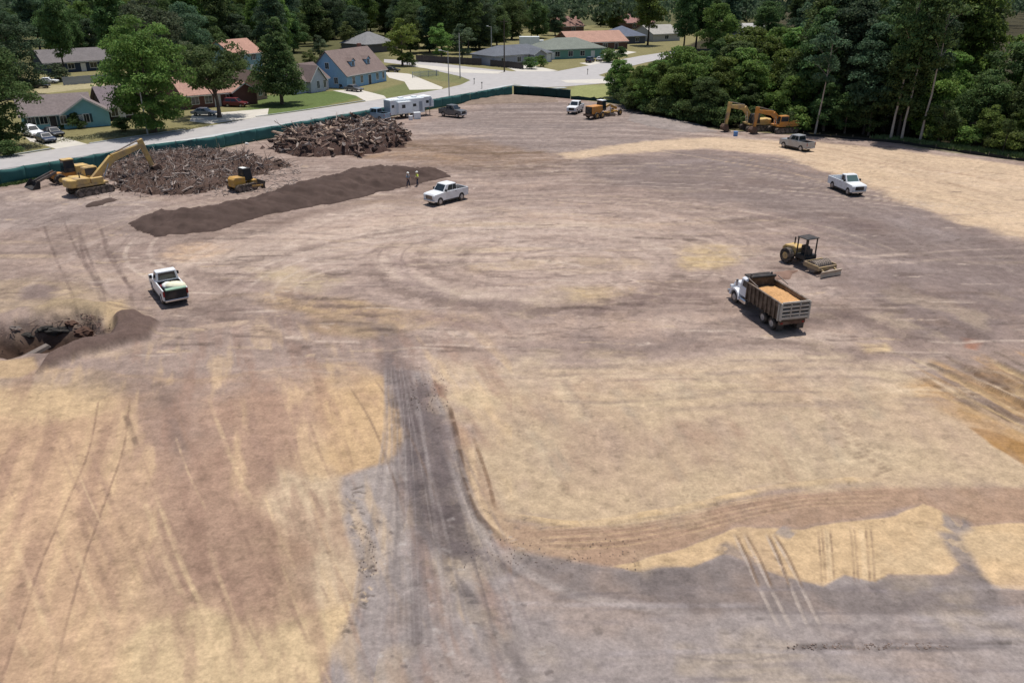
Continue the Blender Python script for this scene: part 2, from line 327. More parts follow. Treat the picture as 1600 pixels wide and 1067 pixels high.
# ochre cut on the right
stroke([(1420, 585), (1500, 635), (1620, 700), (1760, 790)], 2.6, OC, 0.75, 0.5, grain=0.3)
stroke([(1500, 575), (1600, 625), (1740, 700)], 5, (176, 138, 92), 0.75, 0.4, grain=0.5)
region([(1515, 668), (1545, 672), (1600, 690), (1800, 790), (1800, 830), (1600, 724), (1545, 692)], (176, 134, 80), 0.95, 0.15, 0.3)
for i in range(26):
    x0 = 1400 + i * 9; y0 = 548 + (i % 7) * 7
    stroke([(x0, y0), (x0 + 110, y0 + 50 + i % 5 * 5), (x0 + 240, y0 + 120 + i % 3 * 12)], 0.25 + 0.35 * random.random(), random.choice([MVD, PS, OC, (110, 88, 72)]), 0.6, 0.5, -0.04)
stroke([(1545, 545), (1600, 572), (1680, 610)], 0.35, (90, 80, 66), 0.8, 0.4, 0.1)

def SWEEPS():
    L1, L2, D1, D2, T1 = (200, 180, 163), (192, 168, 150), (120, 102, 94), (132, 112, 103), (200, 172, 130)
    for pts, wd, c, a in [
        ([(180, 440), (300, 415), (430, 392), (640, 345), (740, 312)], 5, L1, .55), ([(240, 400), (420, 372), (560, 350), (680, 335)], 4, L2, .5), ([(300, 372), (430, 358), (560, 330), (640, 318)], 3, L1, .5),
        ([(200, 385), (330, 372), (470, 350)], 1.6, D2, .5), ([(270, 425), (400, 405), (560, 372), (700, 345)], 1.2, D2, .55), ([(330, 440), (470, 412), (600, 390), (700, 372)], .9, D1, .4),
        ([(470, 440), (560, 425), (620, 412), (700, 416), (760, 440)], 2.0, D2, .6), ([(560, 412), (600, 440), (680, 468), (800, 482), (960, 486), (1080, 474)], 2.2, D1, .6), ([(620, 425), (680, 452), (800, 466), (900, 470)], 1.6, L1, .6),
        ([(590, 395), (610, 425), (670, 455), (790, 474)], 1.2, L1, .6), ([(690, 372), (660, 390), (660, 418), (720, 440), (840, 452)], 1.0, D2, .55), ([(740, 385), (720, 405), (760, 428), (880, 440)], .8, D2, .5),
        ([(640, 400), (720, 370), (840, 350), (980, 352), (1060, 375)], 1.2, L1, .5), ([(700, 400), (800, 378), (920, 372), (1020, 385), (1060, 405)], 1.0, D2, .4), ([(760, 330), (860, 340), (960, 345), (1080, 360)], 3, (194, 168, 146), .5),
        ([(830, 345), (900, 352), (980, 370), (1040, 400)], 2.5, L1, .5), ([(900, 320), (1000, 330), (1100, 352), (1180, 372)], 2.0, L2, .4), ([(1140, 360), (1220, 350), (1260, 330)], 1.2, D1, .5),
        ([(1000, 452), (1080, 440), (1150, 436)], 3.2, D1, .65), ([(960, 470), (1060, 462), (1140, 478)], 2.4, D2, .6), ([(860, 505), (1000, 512), (1100, 500), (1170, 488)], 2, L2, .5), ([(1010, 500), (1120, 520), (1260, 530), (1380, 520)], 2.4, L1, .5),
        ([(1040, 545), (1180, 535), (1300, 545), (1400, 565)], 1.2, D1, .5), ([(780, 540), (900, 548), (1060, 552)], 1.4, D2, .5), ([(640, 520), (760, 528), (880, 520)], 1.6, L1, .5),
        ([(330, 455), (420, 470), (520, 500), (610, 520)], 2.0, D1, .5), ([(300, 470), (420, 500), (560, 520), (700, 545)], 1.6, D2, .55), ([(280, 500), (400, 515), (560, 545)], 1.2, L2, .6), ([(240, 470), (330, 490), (450, 530), (520, 570)], 1.0, D1, .45),
        ([(380, 500), (440, 530), (500, 570), (560, 600)], .7, D2, .5), ([(60, 380), (160, 395), (300, 425), (400, 460)], 1.4, D2, .5), ([(0, 400), (120, 415), (230, 440)], 2.0, L2, .5), ([(0, 425), (80, 432), (150, 445)], 1.6, D2, .5),
        ([(400, 450), (470, 470), (560, 488), (660, 505)], 2.4, T1, .6), ([(400, 425), (460, 435), (530, 452)], 3.0, (190, 170, 136), .55), ([(480, 505), (580, 520), (690, 500), (760, 505)], 1.6, T1, .45), ([(700, 420), (900, 408), (1040, 415)], 2.5, (192, 168, 136), .45),
        ([(900, 462), (960, 455), (1000, 460)], 2, T1, .5), ([(1060, 402), (1120, 396), (1160, 408)], 4.5, (206, 180, 138), .7), ([(650, 205), (700, 215), (780, 210)], 1.5, L2, .5), ([(630, 222), (680, 235), (760, 240), (880, 236)], 1.6, (112, 92, 72), .6), ([(560, 246), (650, 240), (740, 252)], 2.2, (172, 142, 112), .6),
        ([(700, 262), (800, 275), (920, 262), (1010, 246)], 3.0, D1, .5), ([(720, 278), (800, 292), (860, 284)], 2, L2, .5), ([(780, 300), (900, 290), (1000, 300)], 3, D2, .35), ([(1000, 262), (1100, 252), (1180, 262)], 2.5, (158, 144, 140), .5),
        ([(1120, 300), (1180, 285), (1240, 300)], 3, D2, .4), ([(1280, 330), (1340, 345), (1400, 370)], 3, D2, .4), ([(1400, 330), (1430, 350), (1500, 380)], 4, (160, 146, 142), .5), ([(1280, 440), (1400, 450), (1600, 500)], 2.5, D2, .45), ([(1320, 400), (1450, 420), (1620, 460)], 2.5, (160, 144, 138), .5),
        ([(1250, 480), (1340, 470), (1450, 500), (1560, 540)], 2.2, (116, 98, 90), .55), ([(1180, 575), (1300, 560), (1380, 575)], 1.6, D2, .4), ([(1330, 470), (1350, 420), (1320, 385)], 2, (172, 154, 146), .5), ([(1200, 505), (1260, 500), (1340, 480)], 2.5, D1, .5),
        ([(0, 345), (80, 335), (180, 345), (230, 370)], 3, (150, 134, 126), .6), ([(0, 312), (60, 306), (110, 314)], 3, (190, 170, 154), .7)]:
        stroke(pts, wd * 1.15, c, a, .8, grain=.75, sd_=int(wd * 10) % 23)
# --- streaky churned dirt: swirls of wheel marks
cx, cy = at(860, 420)[:2]; rr = np.hypot(GX - cx, (GY - cy) * 1.0); an = np.arctan2(GY - cy, GX - cx)
sw = fbm(rr * 1.1 + wx * 3, an * 2.2, 41, 5); far = sstep(45, 75, GY) * SITE * (1 - sstep(170, 220, GY))
mixc(far * sstep(0.50, 0.72, sw), MVD, 0.4)
mixc(far * sstep(0.45, 0.25, sw), (198, 180, 168), 0.35)
mixc(far * sstep(0.54, 0.78, n_str), MVD, 0.4); mixc(far * sstep(0.46, 0.22, n_str), (194, 176, 164), 0.35)
mixc(far * sstep(0.58, 0.82, n_str2), (126, 108, 102), 0.45); mixc(far * sstep(45, 60, GY) * (1 - sstep(85, 110, GY)) * sstep(0.6, 0.85, fbm(GX * 0.07 + 9, GY * 0.5, 61, 4)), (198, 174, 140), 0.45)
region(HAUL, (206, 181, 152), 0.8, 1.0, 1.5, 0.55 + 0.9 * n_str)
region(DARKR, (138, 123, 118), 0.55, 3, 4)
SWEEPS()
stt = fbm((GX + GY * 0.35) * 1.1, (GY - GX * 0.3) * 0.16, 71, 4)       # north-south streaks in the near left field
nl = (GX < 0) * (1 - sstep(46, 60, GY)) * SITE * 1.0
mixc(nl * sstep(0.5, 0.75, stt), (160, 128, 110), 0.5); mixc(nl * sstep(0.46, 0.25, stt), (214, 184, 142), 0.45)
nr = (GX > -5) * (1 - sstep(55, 66, GY)) * SITE
mixc(nr * sstep(0.5, 0.75, n_mid) , (165, 140, 120), 0.32); mixc(nr * sstep(0.46, 0.25, n_mid), (212, 190, 155), 0.3)
stn = fbm(GX * 1.0, GY * 0.35, 75, 4); mixc(nr * (GY > 30) * sstep(0.52, 0.8, stn), (168, 146, 130), 0.3)
# dark earth streaks
region([(612, 585), (640, 590), (665, 640), (703, 720), (718, 800), (745, 865), (690, 872), (655, 830), (640, 760), (632, 680), (618, 600)], (125, 114, 112), .8, .35, .4)
for pts, wd, c, a in [
    ([(610, 540), (630, 620), (648, 700), (662, 780), (690, 870)], 1.9, (112, 100, 100), .75), ([(650, 585), (690, 680), (705, 760), (712, 830), (735, 880)], 1.3, (116, 104, 104), .75),
    ([(598, 500), (615, 560), (640, 640)], 1.5, (130, 116, 112), .6), ([(655, 830), (690, 850), (740, 870), (800, 900)], 1.2, (118, 107, 107), .6),
    ([(640, 700), (655, 800), (650, 900), (655, 1060)], .5, (112, 104, 104), .5), ([(700, 700), (735, 800), (790, 870), (900, 930), (1100, 960)], .5, (184, 174, 168), .45),
    ([(690, 870), (740, 950), (790, 1060)], .5, (112, 104, 104), .5), ([(600, 900), (640, 950), (650, 1080)], .6, (120, 110, 108), .4), ([(700, 900), (780, 980), (830, 1080)], .5, (118, 108, 106), .5),
    ([(350, 430), (450, 460), (560, 490), (680, 500), (800, 520)], 2.0, (140, 118, 112), .6), ([(500, 460), (620, 445), (720, 470), (850, 478)], 1.8, (134, 116, 110), .55),
    ([(620, 400), (640, 440), (720, 470)], 1.4, (146, 126, 120), .5), ([(880, 490), (1000, 470), (1140, 460)], 2.6, (134, 114, 108), .65), ([(860, 520), (1000, 540), (1180, 500), (1330, 500)], 2.2, (134, 118, 112), .55),
    ([(1220, 500), (1300, 490), (1400, 520), (1480, 555)], 2.4, (122, 104, 98), .6), ([(620, 258), (720, 262), (840, 262), (920, 245)], 3, (120, 100, 88), .6), ([(640, 225), (720, 232), (800, 245)], 2.2, (124, 102, 82), .6),
    ([(700, 192), (840, 198), (1000, 195)], 5, (132, 120, 116), .5), ([(1000, 188), (1060, 196), (1110, 203)], 3, (176, 168, 164), .6),
    ([(0, 330), (100, 340), (200, 330)], 3, (138, 122, 116), .5), ([(1120, 350), (1200, 340), (1260, 345)], 2.4, (132, 114, 110), .6), ([(1320, 355), (1350, 352), (1380, 358)], 1.8, (116, 98, 96), .6),
    ([(1140, 358), (1230, 372), (1300, 340)], 1.6, (140, 120, 115), .5), ([(1130, 215), (1260, 232), (1400, 262), (1600, 320)], .8, (176, 150, 122), .5), ([(1260, 226), (1450, 262), (1640, 300)], .8, (172, 146, 120), .5),
    ([(0, 570), (60, 560), (150, 530), (240, 505), (330, 520)], 1.6, (128, 112, 106), .65), ([(100, 560), (200, 548), (300, 515), (420, 500)], 1.0, (196, 172, 146), .55),
    ([(120, 590), (160, 600), (180, 620)], 2.5, (128, 112, 100), .4), ([(240, 590), (268, 640), (285, 720)], .9, (136, 116, 106), .55), ([(195, 645), (215, 700)], .3, (110, 92, 82), .6),
    ([(380, 620), (400, 690), (430, 760)], .7, (150, 122, 108), .45), ([(1470, 810), (1500, 816), (1480, 826)], 1.0, (150, 140, 138), .8), ([(1480, 826), (1500, 860), (1520, 900)], .9, (142, 132, 130), .8),
    ([(1215, 826), (1240, 838)], .8, (160, 150, 146), .7), ([(1120, 850), (1150, 868), (1190, 895)], .9, (140, 128, 124), .7)]:
    stroke(pts, wd, c, a, 0.6)
for i in range(9):   # ridges left by a grader
    stroke([(790 + i * 2, 826 + i * 4), (1000, 818 - 10 + i * 5), (1240, 770 + i * 3), (1420, 756 + i * 4)], .1, random.choice([(150, 120, 98), (206, 176, 136)]), .5, .5, -.03, k=8)
stroke([(770, 800), (900, 818), (1050, 796), (1250, 756), (1400, 748)], .45, (214, 184, 140), .8, .5, .1)
stroke([(735, 690), (742, 760), (752, 800), (790, 838), (830, 860)], .35, (214, 186, 150), .7, .5, .06)
stroke([(700, 625), (715, 690), (728, 760), (752, 812), (800, 850)], .28, (112, 88, 72), .8, .5, .08)
stroke([(738, 680), (760, 740), (775, 800)], .2, (140, 110, 86), .7, .4)
region([(676, 590), (700, 600), (700, 622), (682, 610)], (142, 108, 94), .8, .3, .5)
# tyre tracks
track([(178, 625), (166, 700), (128, 800), (96, 880), (60, 1000), (30, 1100)], (150, 122, 102), .6, .12, 1.75, grain=.55, fade=False)
track([(560, 590), (600, 650), (640, 740), (660, 800)], (130, 108, 92), .5, .14, 1.7, grain=.2)
for c in (0, 1): track([(80 + c * 52, 340), (105 + c * 52, 400), (130 + c * 50, 450), (145 + c * 45, 500)], (118, 100, 94), .5, .24, 1.9, dz=-.05, grain=.7)
track([(140, 350), (150, 400), (195, 470)], (120, 100, 94), .6, .3, 2.0)
for x0, x1 in ((1145, 1215), (1160, 1240), (1195, 1262), (1205, 1290)):
    stroke([(x0, 830), (x0 + (x1 - x0) * .4 + random.uniform(-3, 3), 890), (x1 + random.uniform(-8, 8), 990)], .16, (190, 176, 164), .6, .4, -.03, grain=.5)
    stroke([(x0 + 4, 832), (x0 + (x1 - x0) * .3 + 3, 872), (x0 + (x1 - x0) * .62, 925)], .12, (136, 112, 92), .7, .4, -.03, grain=.2)
for x in (1277, 1283, 1289, 1296, 1328, 1334, 1352, 1360): stroke([(x, 822), (x + 4, 860), (x + 8, 915)], .1, (140, 118, 100), .55, .5, -.03, grain=.6)
for x in (1290, 1345): stroke([(x, 822), (x + 4, 860), (x + 8, 912)], .22, (216, 190, 152), .6, .4, grain=.2)
stroke([(1300, 1010), (1400, 960), (1500, 900)], .35, (120, 108, 106), .45, .5); stroke([(1210, 1012), (1330, 1008), (1460, 1012), (1620, 1000)], .35, (96, 88, 84), .6, .6, grain=1)
for i in range(60):
    a0 = random.uniform(0, 6.28); r0 = random.uniform(10, 55); span = random.uniform(.4, 1.5); ex = random.uniform(1.0, 1.35)
    px_, py_ = cx + random.uniform(-12, 12), cy + random.uniform(-10, 12)
    P = [(px_ + r0 * ex * math.cos(a0 + span * t / 5), py_ + r0 * .8 * math.sin(a0 + span * t / 5)) for t in range(6)]
    if min(p[1] for p in P) < 56: continue
    track(P, random.choice([MVD, (118, 100, 95), (208, 190, 174), (204, 184, 160)]), random.uniform(.2, .45), random.uniform(.25, .5), random.uniform(1.8, 2.2), world=True, sd_=50 + i % 7)
for i in range(34):
    y0 = random.uniform(300, 560); x0 = random.uniform(-50, 1100); l = random.uniform(150, 600); s_ = random.uniform(-.05, .08)
    P = [(x0 + l * t / 4, y0 + s_ * l * t / 4 + random.uniform(-4, 4)) for t in range(5)]
    track(P, random.choice([MVD, (120, 103, 98), (192, 172, 155)]), random.uniform(.2, .45), random.uniform(.25, .5), 2.0, sd_=60 + i % 5)
for i in range(26):   # sandy haul road, lengthwise marks
    t = random.uniform(0, 1); o = random.uniform(0, 1)
    P = [(1000 + 700 * u, (218 + 42 * max(0, u - .3) / .7 * 1.2) + (14 + 110 * u) * o) for u in np.linspace(t * .6, t * .6 + .4, 5)]
    stroke(P, random.uniform(.3, .7), random.choice([(182, 154, 126), (222, 198, 166), (170, 142, 120)]), .4, .6)
for i in range(40):   # fan of faint marks through the grey haul track
    x0 = random.uniform(600, 665); x1 = 560 + (x0 - 600) * 5 + random.uniform(-60, 60)
    stroke([(x0, 560), ((x0 * .8 + x1 * .2) + 10, 700), (x1, 1080)], random.uniform(.06, .2), random.choice([(176, 166, 161), (118, 108, 107), (138, 126, 124)]), .3, .5, grain=.6, sd_=80 + i % 4)
for i in range(30):
    x0 = random.uniform(760, 1500); y0 = random.uniform(905, 1060); l = random.uniform(150, 500)
    stroke([(x0, y0), (x0 + l * .5, y0 + random.uniform(-8, 8)), (x0 + l, y0 + random.uniform(-12, 12))], random.uniform(.1, .35), random.choice([(180, 170, 168), (122, 112, 112), (140, 130, 130)]), .35, .6)
for i in range(46):   # faint furrows in the left field
    x0 = random.uniform(-60, 540); y0 = random.uniform(600, 900); l = random.uniform(80, 260)
    stroke([(x0, y0), (x0 + l * .18, y0 + l * .5), (x0 + l * .42, y0 + l)], random.uniform(.08, .3), random.choice([(154, 124, 106), (216, 188, 148), (166, 136, 116)]), .4, .6, grain=.7)
for i in range(60):
    x0 = random.uniform(760, 1350); y0 = random.uniform(575, 700); l = random.uniform(30, 90)
    stroke([(x0, y0), (x0 + l * .35, y0 + l * .6), (x0 + l * .6, y0 + l)], random.uniform(.3, 1.0), random.choice([(158, 138, 122), (214, 192, 158), (172, 158, 138), (168, 138, 116)]), random.uniform(.2, .4), .8, sd_=90 + i % 5)
for i in range(50):
    x0 = random.uniform(700, 1500); y0 = random.uniform(556, 640); l = random.uniform(80, 300)
    stroke([(x0, y0), (x0 + l * .5, y0 + random.uniform(-5, 5)), (x0 + l, y0 + random.uniform(-8, 8))], random.uniform(.15, .6), random.choice([(152, 134, 122), (212, 190, 160), (140, 122, 112)]), random.uniform(.25, .5), .7, sd_=95 + i % 5)
for i in range(420):   # crisp little ridges and scuffs
    y0 = random.uniform(215, 560); x0 = random.uniform(-20, 1600); l = random.uniform(10, 90) * (.4 + (y0 - 200) / 400)
    stroke([(x0, y0), (x0 + l * .5, y0 + random.uniform(-2, 2)), (x0 + l, y0 + random.uniform(-4, 4))], random.uniform(.12, .4), random.choice([(108, 92, 85), (120, 102, 94), (204, 186, 170), (200, 176, 146)]), random.uniform(.3, .65), .6, random.choice([-.05, .05]), sd_=110 + i % 5)
for i in range(34):
    x0 = random.uniform(1390, 1640); y0 = random.uniform(540, 620); l = random.uniform(80, 220)
    stroke([(x0, y0), (x0 + l * .5, y0 + l * .24), (x0 + l, y0 + l * .52)], random.uniform(.2, .8), random.choice([(120, 98, 82), (206, 176, 128), (184, 148, 104), (98, 80, 70), (196, 164, 118)]), random.uniform(.4, .7), .4, random.choice([-.06, .06]), sd_=115 + i % 3)
for i in range(90):   # darker scuffs through the churned middle
    x0 = random.uniform(150, 1500); y0 = random.uniform(330, 550); l = random.uniform(20, 130)
    stroke([(x0, y0), (x0 + l * .5, y0 + random.uniform(-3, 3)), (x0 + l, y0 + random.uniform(-5, 5))], random.uniform(.15, .7), random.choice([(112, 95, 88), (124, 106, 98), (202, 182, 166), (98, 82, 76)]), random.uniform(.3, .65), .7, sd_=100 + i % 5)
for i in range(120):   # clotted dark crumbs along the grey haul track
    x0 = random.uniform(540, 860); y0 = random.uniform(790, 1060); l = random.uniform(4, 18)
    stroke([(x0, y0), (x0 + l, y0 + random.uniform(-6, 8))], random.uniform(.05, .22), random.choice([(112, 102, 100), (100, 90, 88), (182, 174, 168)]), random.uniform(.35, .6), .7, sd_=105 + i % 5)
for i in range(70):   # ragged crumbs at the torn edge of the left field
    t = random.random(); P_ = [(545, 760), (548, 830), (572, 880), (565, 940), (530, 990)]; q_ = t * 4; k_ = min(int(q_), 3); u_ = q_ - k_
    x0 = P_[k_][0] * (1 - u_) + P_[k_ + 1][0] * u_ + random.gauss(0, 7); y0 = P_[k_][1] * (1 - u_) + P_[k_ + 1][1] * u_
    stroke([(x0, y0), (x0 + random.uniform(3, 16), y0 + random.uniform(-6, 10))], random.uniform(.05, .14), random.choice([(104, 94, 86), (120, 108, 100), (206, 182, 150)]), .65, .5, -.03, sd_=108)
for i in range(40):   # cleat and hoof-like prints across the right field
    t = i / 40; p = at(1250 + 130 * t + random.uniform(-10, 30), 620 + 130 * t)
    stroke([(p.x - .12, p.y - .05), (p.x + .12, p.y + .05)], random.uniform(.12, .26), (158, 136, 112), .5, .5, world=True, fade=False, grain=0)
# clods and overall mottling
GC *= (1 + (n_big - .5) * .16 + (n_mid - .5) * .22 + (n_fin - .5) * .2 + (fbm(GX * 5.1, GY * 5.1, 17, 3) - .5) * .22 * (GY < 60))[:, None]
lum_ = GC.mean(1, keepdims=True); GC = np.where(SITE[:, None] > .5, 1.04 * (GC * .95 + lum_ * .05) * (np.clip(lum_, .01, 1) / .31) ** .16, GC)
clod = fbm(GX * 2.3, GY * 2.3, 91, 3); GC *= (1 - .22 * sstep(.68, .85, clod) * SITE)[:, None]

# --- relief
GZ += SITE * ((n_mid - .5) * .12 + (n_fin - .5) * .05 + (n_big - .5) * .25 * sstep(40, 60, GY))
GZ += SITE * far * (n_str - .5) * .12
def at_idx(P, pad): return np.where((GX > P[:, 0].min() - pad) & (GX < P[:, 0].max() + pad) & (GY > P[:, 1].min() - pad) & (GY < P[:, 1].max() + pad))[0]
PIT = W([(-60, 508), (0, 503), (50, 494), (110, 486), (150, 490), (172, 508), (168, 528), (115, 541), (60, 553), (0, 560), (-60, 564)])
i = at_idx(PIT, 3); sdp = poly_sd(GX[i] + wx[i] * 2.2, GY[i] + wy[i] * 2.2, PIT)
GZ[i] -= 2.3 * (1 - sstep(-2.4, .35, sdp)) * (0.85 + .3 * n_mid[i]); GZ[i] += .35 * np.exp(-((sdp - 1.2) / .9) ** 2) * n_mid[i] * 1.6
m = (1 - sstep(-1.6, .1, sdp)) * .95; GC[i] = GC[i] * (1 - m[:, None]) + alb((72, 55, 46))[None] * m[:, None] * (.6 + .8 * n_fin[i])[:, None]
# wet dark tongue of soil next to the pit
region([(58, 582), (80, 560), (130, 545), (176, 520), (180, 500), (214, 492), (245, 505), (235, 525), (180, 545), (110, 565)], (108, 90, 83), .95, .3, .5, h=.45)
region([(60, 480), (110, 462), (150, 470), (185, 476), (165, 492), (110, 484), (60, 490)], (172, 152, 120), .7, .8, 1.5, h=.25)
region([(185, 350), (240, 332), (330, 325), (330, 368), (240, 374)], (122, 104, 95), .5, 2, 2)
region([(330, 362), (430, 338), (600, 306), (700, 280), (720, 290), (600, 315), (430, 350), (330, 372)], (140, 120, 108), .5, 1, 2)
region([(-20, 566), (50, 562), (58, 575), (30, 590), (-20, 590)], (192, 165, 130), .9, .3, .4)
me = bpy.data.meshes.new('ground')
idx = np.arange(N_).reshape(R_, C_)
q = np.stack([idx[:-1, :-1], idx[:-1, 1:], idx[1:, 1:], idx[1:, :-1]], -1).reshape(-1, 4)
me.vertices.add(N_); me.vertices.foreach_set('co', np.stack([GX, GY, GZ], 1).astype(np.float32).ravel())
me.loops.add(q.size); me.loops.foreach_set('vertex_index', q.astype(np.int32).ravel())
me.polygons.add(len(q)); me.polygons.foreach_set('loop_start', np.arange(0, q.size, 4, dtype=np.int32)); me.polygons.foreach_set('loop_total', np.full(len(q), 4, np.int32))
me.polygons.foreach_set('use_smooth', np.ones(len(q), bool)); me.update(calc_edges=True)
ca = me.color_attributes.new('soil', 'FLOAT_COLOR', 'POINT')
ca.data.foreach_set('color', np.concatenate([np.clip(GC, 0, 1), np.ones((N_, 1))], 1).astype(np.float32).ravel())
def ground_mat():
    m = bpy.data.materials.new('bare_soil'); m.use_nodes = True; t = m.node_tree; b = t.nodes['Principled BSDF']; N = t.nodes.new; L = t.links.new
    a = N('ShaderNodeVertexColor'); a.layer_name = 'soil'; tc = N('ShaderNodeTexCoord')
    cur = a.outputs[0]
    for sc_, amt, dt in ((1.3, .19, 8), (7.0, .17, 6)):
        n = N('ShaderNodeTexNoise'); n.inputs['Scale'].default_value = sc_; n.inputs['Detail'].default_value = dt; n.inputs['Roughness'].default_value = .65; L(tc.outputs['Object'], n.inputs['Vector'])
        r = N('ShaderNodeMapRange'); r.inputs[1].default_value = .3; r.inputs[2].default_value = .7; r.inputs[3].default_value = 1 - amt; r.inputs[4].default_value = 1 + amt; L(n.outputs[0], r.inputs[0])
        x = N('ShaderNodeMix'); x.data_type = 'RGBA'; x.blend_type = 'MULTIPLY'; x.inputs[0].default_value = 1; L(cur, x.inputs[6]); L(r.outputs[0], x.inputs[7]); cur = x.outputs[2]
    L(cur, b.inputs['Base Color']); b.inputs['Roughness'].default_value = .95; b.inputs['Specular IOR Level'].default_value = .1
    n = N('ShaderNodeTexNoise'); n.inputs['Scale'].default_value = 2.2; n.inputs['Detail'].default_value = 10; n.inputs['Roughness'].default_value = .7; L(tc.outputs['Object'], n.inputs['Vector'])
    bp = N('ShaderNodeBump'); bp.inputs['Strength'].default_value = .75; bp.inputs['Distance'].default_value = .12; L(n.outputs[0], bp.inputs['Height']); L(bp.outputs[0], b.inputs['Normal'])
    return m
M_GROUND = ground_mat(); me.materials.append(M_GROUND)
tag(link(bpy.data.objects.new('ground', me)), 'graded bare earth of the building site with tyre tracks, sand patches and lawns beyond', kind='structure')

# ------------------------------------------------------------------ roads and drives
M_ASPH = mat('worn_asphalt', tuple(alb((186, 182, 180))), .9, var=.1, scale=.6, dirt=tuple(alb((190, 186, 182))), dirt_amt=.5, dscale=.15)
M_CONC = mat('pale_concrete', tuple(alb((214, 208, 196))), .9, var=.08, scale=.8)
M_KERB = mat('kerb_concrete', tuple(alb((196, 200, 200))), .9, var=.08)
M_LINE = mat('road_paint', (.62, .62, .6), .8)
def sheet(name, pts, z, m, label=None, thick=0.0):
    P = [at(*p) for p in pts]; tri = tessellate_polygon([P]); b = MB()
    n = len(P); vs = [(p.x, p.y, z) for p in P]; fs = [tuple(t) for t in tri]
    if thick: vs += [(p.x, p.y, z - thick) for p in P]; fs += [(i, (i + 1) % n, (i + 1) % n + n, i + n) for i in range(n)]
    b.add(vs, fs); o = b.build(name, m); return tag(o, label, kind='structure')
sheet('road', [(-500, 325), (-150, 271), (0, 247), (120, 228), (220, 214), (290, 204), (400, 184), (480, 173), (600, 155), (690, 140), (720, 133), (735, 126), (720, 120), (650, 104), (600, 98), (600, 93), (660, 96), (740, 106), (800, 112), (870, 112), (930, 101), (1000, 88), (1080, 76), (1080, 84), (1010, 98), (960, 110), (935, 118), (945, 121), (1100, 120), (1100, 132), (940, 131), (880, 136), (850, 137), (804, 132), (760, 140), (700, 152), (600, 168), (480, 188), (400, 200), (290, 219), (200, 234), (100, 254), (0, 271), (-150, 297), (-500, 352)], .03, M_ASPH, 'pale worn asphalt street running past the houses to a junction')
def ribbon(name, pts, wd, z, m, label, thick=.1):
    L = smooth_line(W(pts), 4); a = offs(L, wd / 2); c = offs(L, -wd / 2); b = MB(); n = len(L)
    for k in range(n - 1):
        b.hexa([(*a[k], z - thick), (*c[k], z - thick), (*c[k + 1], z - thick), (*a[k + 1], z - thick), (*a[k], z), (*c[k], z), (*c[k + 1], z), (*a[k + 1], z)])
    return tag(b.build(name, m), label, kind='structure')
ribbon('kerb', [(-400, 338), (0, 273), (100, 256), (200, 236), (290, 221), (400, 202), (480, 190), (600, 170), (700, 154), (760, 142), (802, 134), (850, 139), (884, 138)], 1.3, .14, M_KERB, 'pale concrete kerb and walk between the street and the green fence')
ribbon('kerb', [(-150, 270), (0, 246), (80, 233)], .3, .13, M_KERB, 'pale concrete kerb along the far side of the street at its left end')
ribbon('kerb', [(140, 225), (220, 213), (290, 203)], .3, .13, M_KERB, 'pale concrete kerb along the far side of the street by the big leafy tree')
ribbon('kerb', [(400, 183), (480, 172), (570, 158)], .3, .13, M_KERB, 'pale concrete kerb along the green verge by the conical tree')
sheet('driveway', [(40, 215), (88, 212), (138, 226), (90, 234), (66, 226), (48, 222)], .02, M_CONC, 'concrete drive with parked cars beside the teal house')
sheet('driveway', [(296, 190), (300, 180), (360, 175), (420, 170), (418, 181), (380, 187), (330, 194)], .02, M_CONC, 'concrete drive under the spreading tree by the orange roofed house')
sheet('driveway', [(520, 142), (560, 140), (600, 150), (604, 154), (572, 159), (556, 150)], .02, M_CONC, 'concrete drive running down from the blue house to the street')
sheet('driveway', [(600, 112), (640, 116), (692, 137), (690, 140), (640, 141), (632, 128), (608, 122)], .02, M_CONC, 'wide concrete drive beside the blue dormer house')
sheet('driveway', [(792, 106), (822, 101), (872, 111), (846, 113), (810, 113)], .02, M_CONC, 'concrete drive of the grey hip roofed house')
sheet('driveway', [(905, 99), (940, 96), (960, 99), (925, 104)], .02, M_CONC, 'concrete drive of the green fronted house')
sheet('driveway', [(935, 83), (970, 79), (995, 82), (960, 90)], .02, M_CONC, 'concrete drive of the orange roofed ranch house')
sheet('pavement', [(640, 100), (720, 108), (790, 113), (780, 116), (712, 114), (640, 104)], .045, M_CONC, 'pale pavement strip on the bend of the side street')
sheet('pavement', [(876, 126), (945, 124), (1000, 124), (1000, 129), (930, 131), (885, 130)], .045, M_CONC, 'pale pavement strip by the grass at the junction')

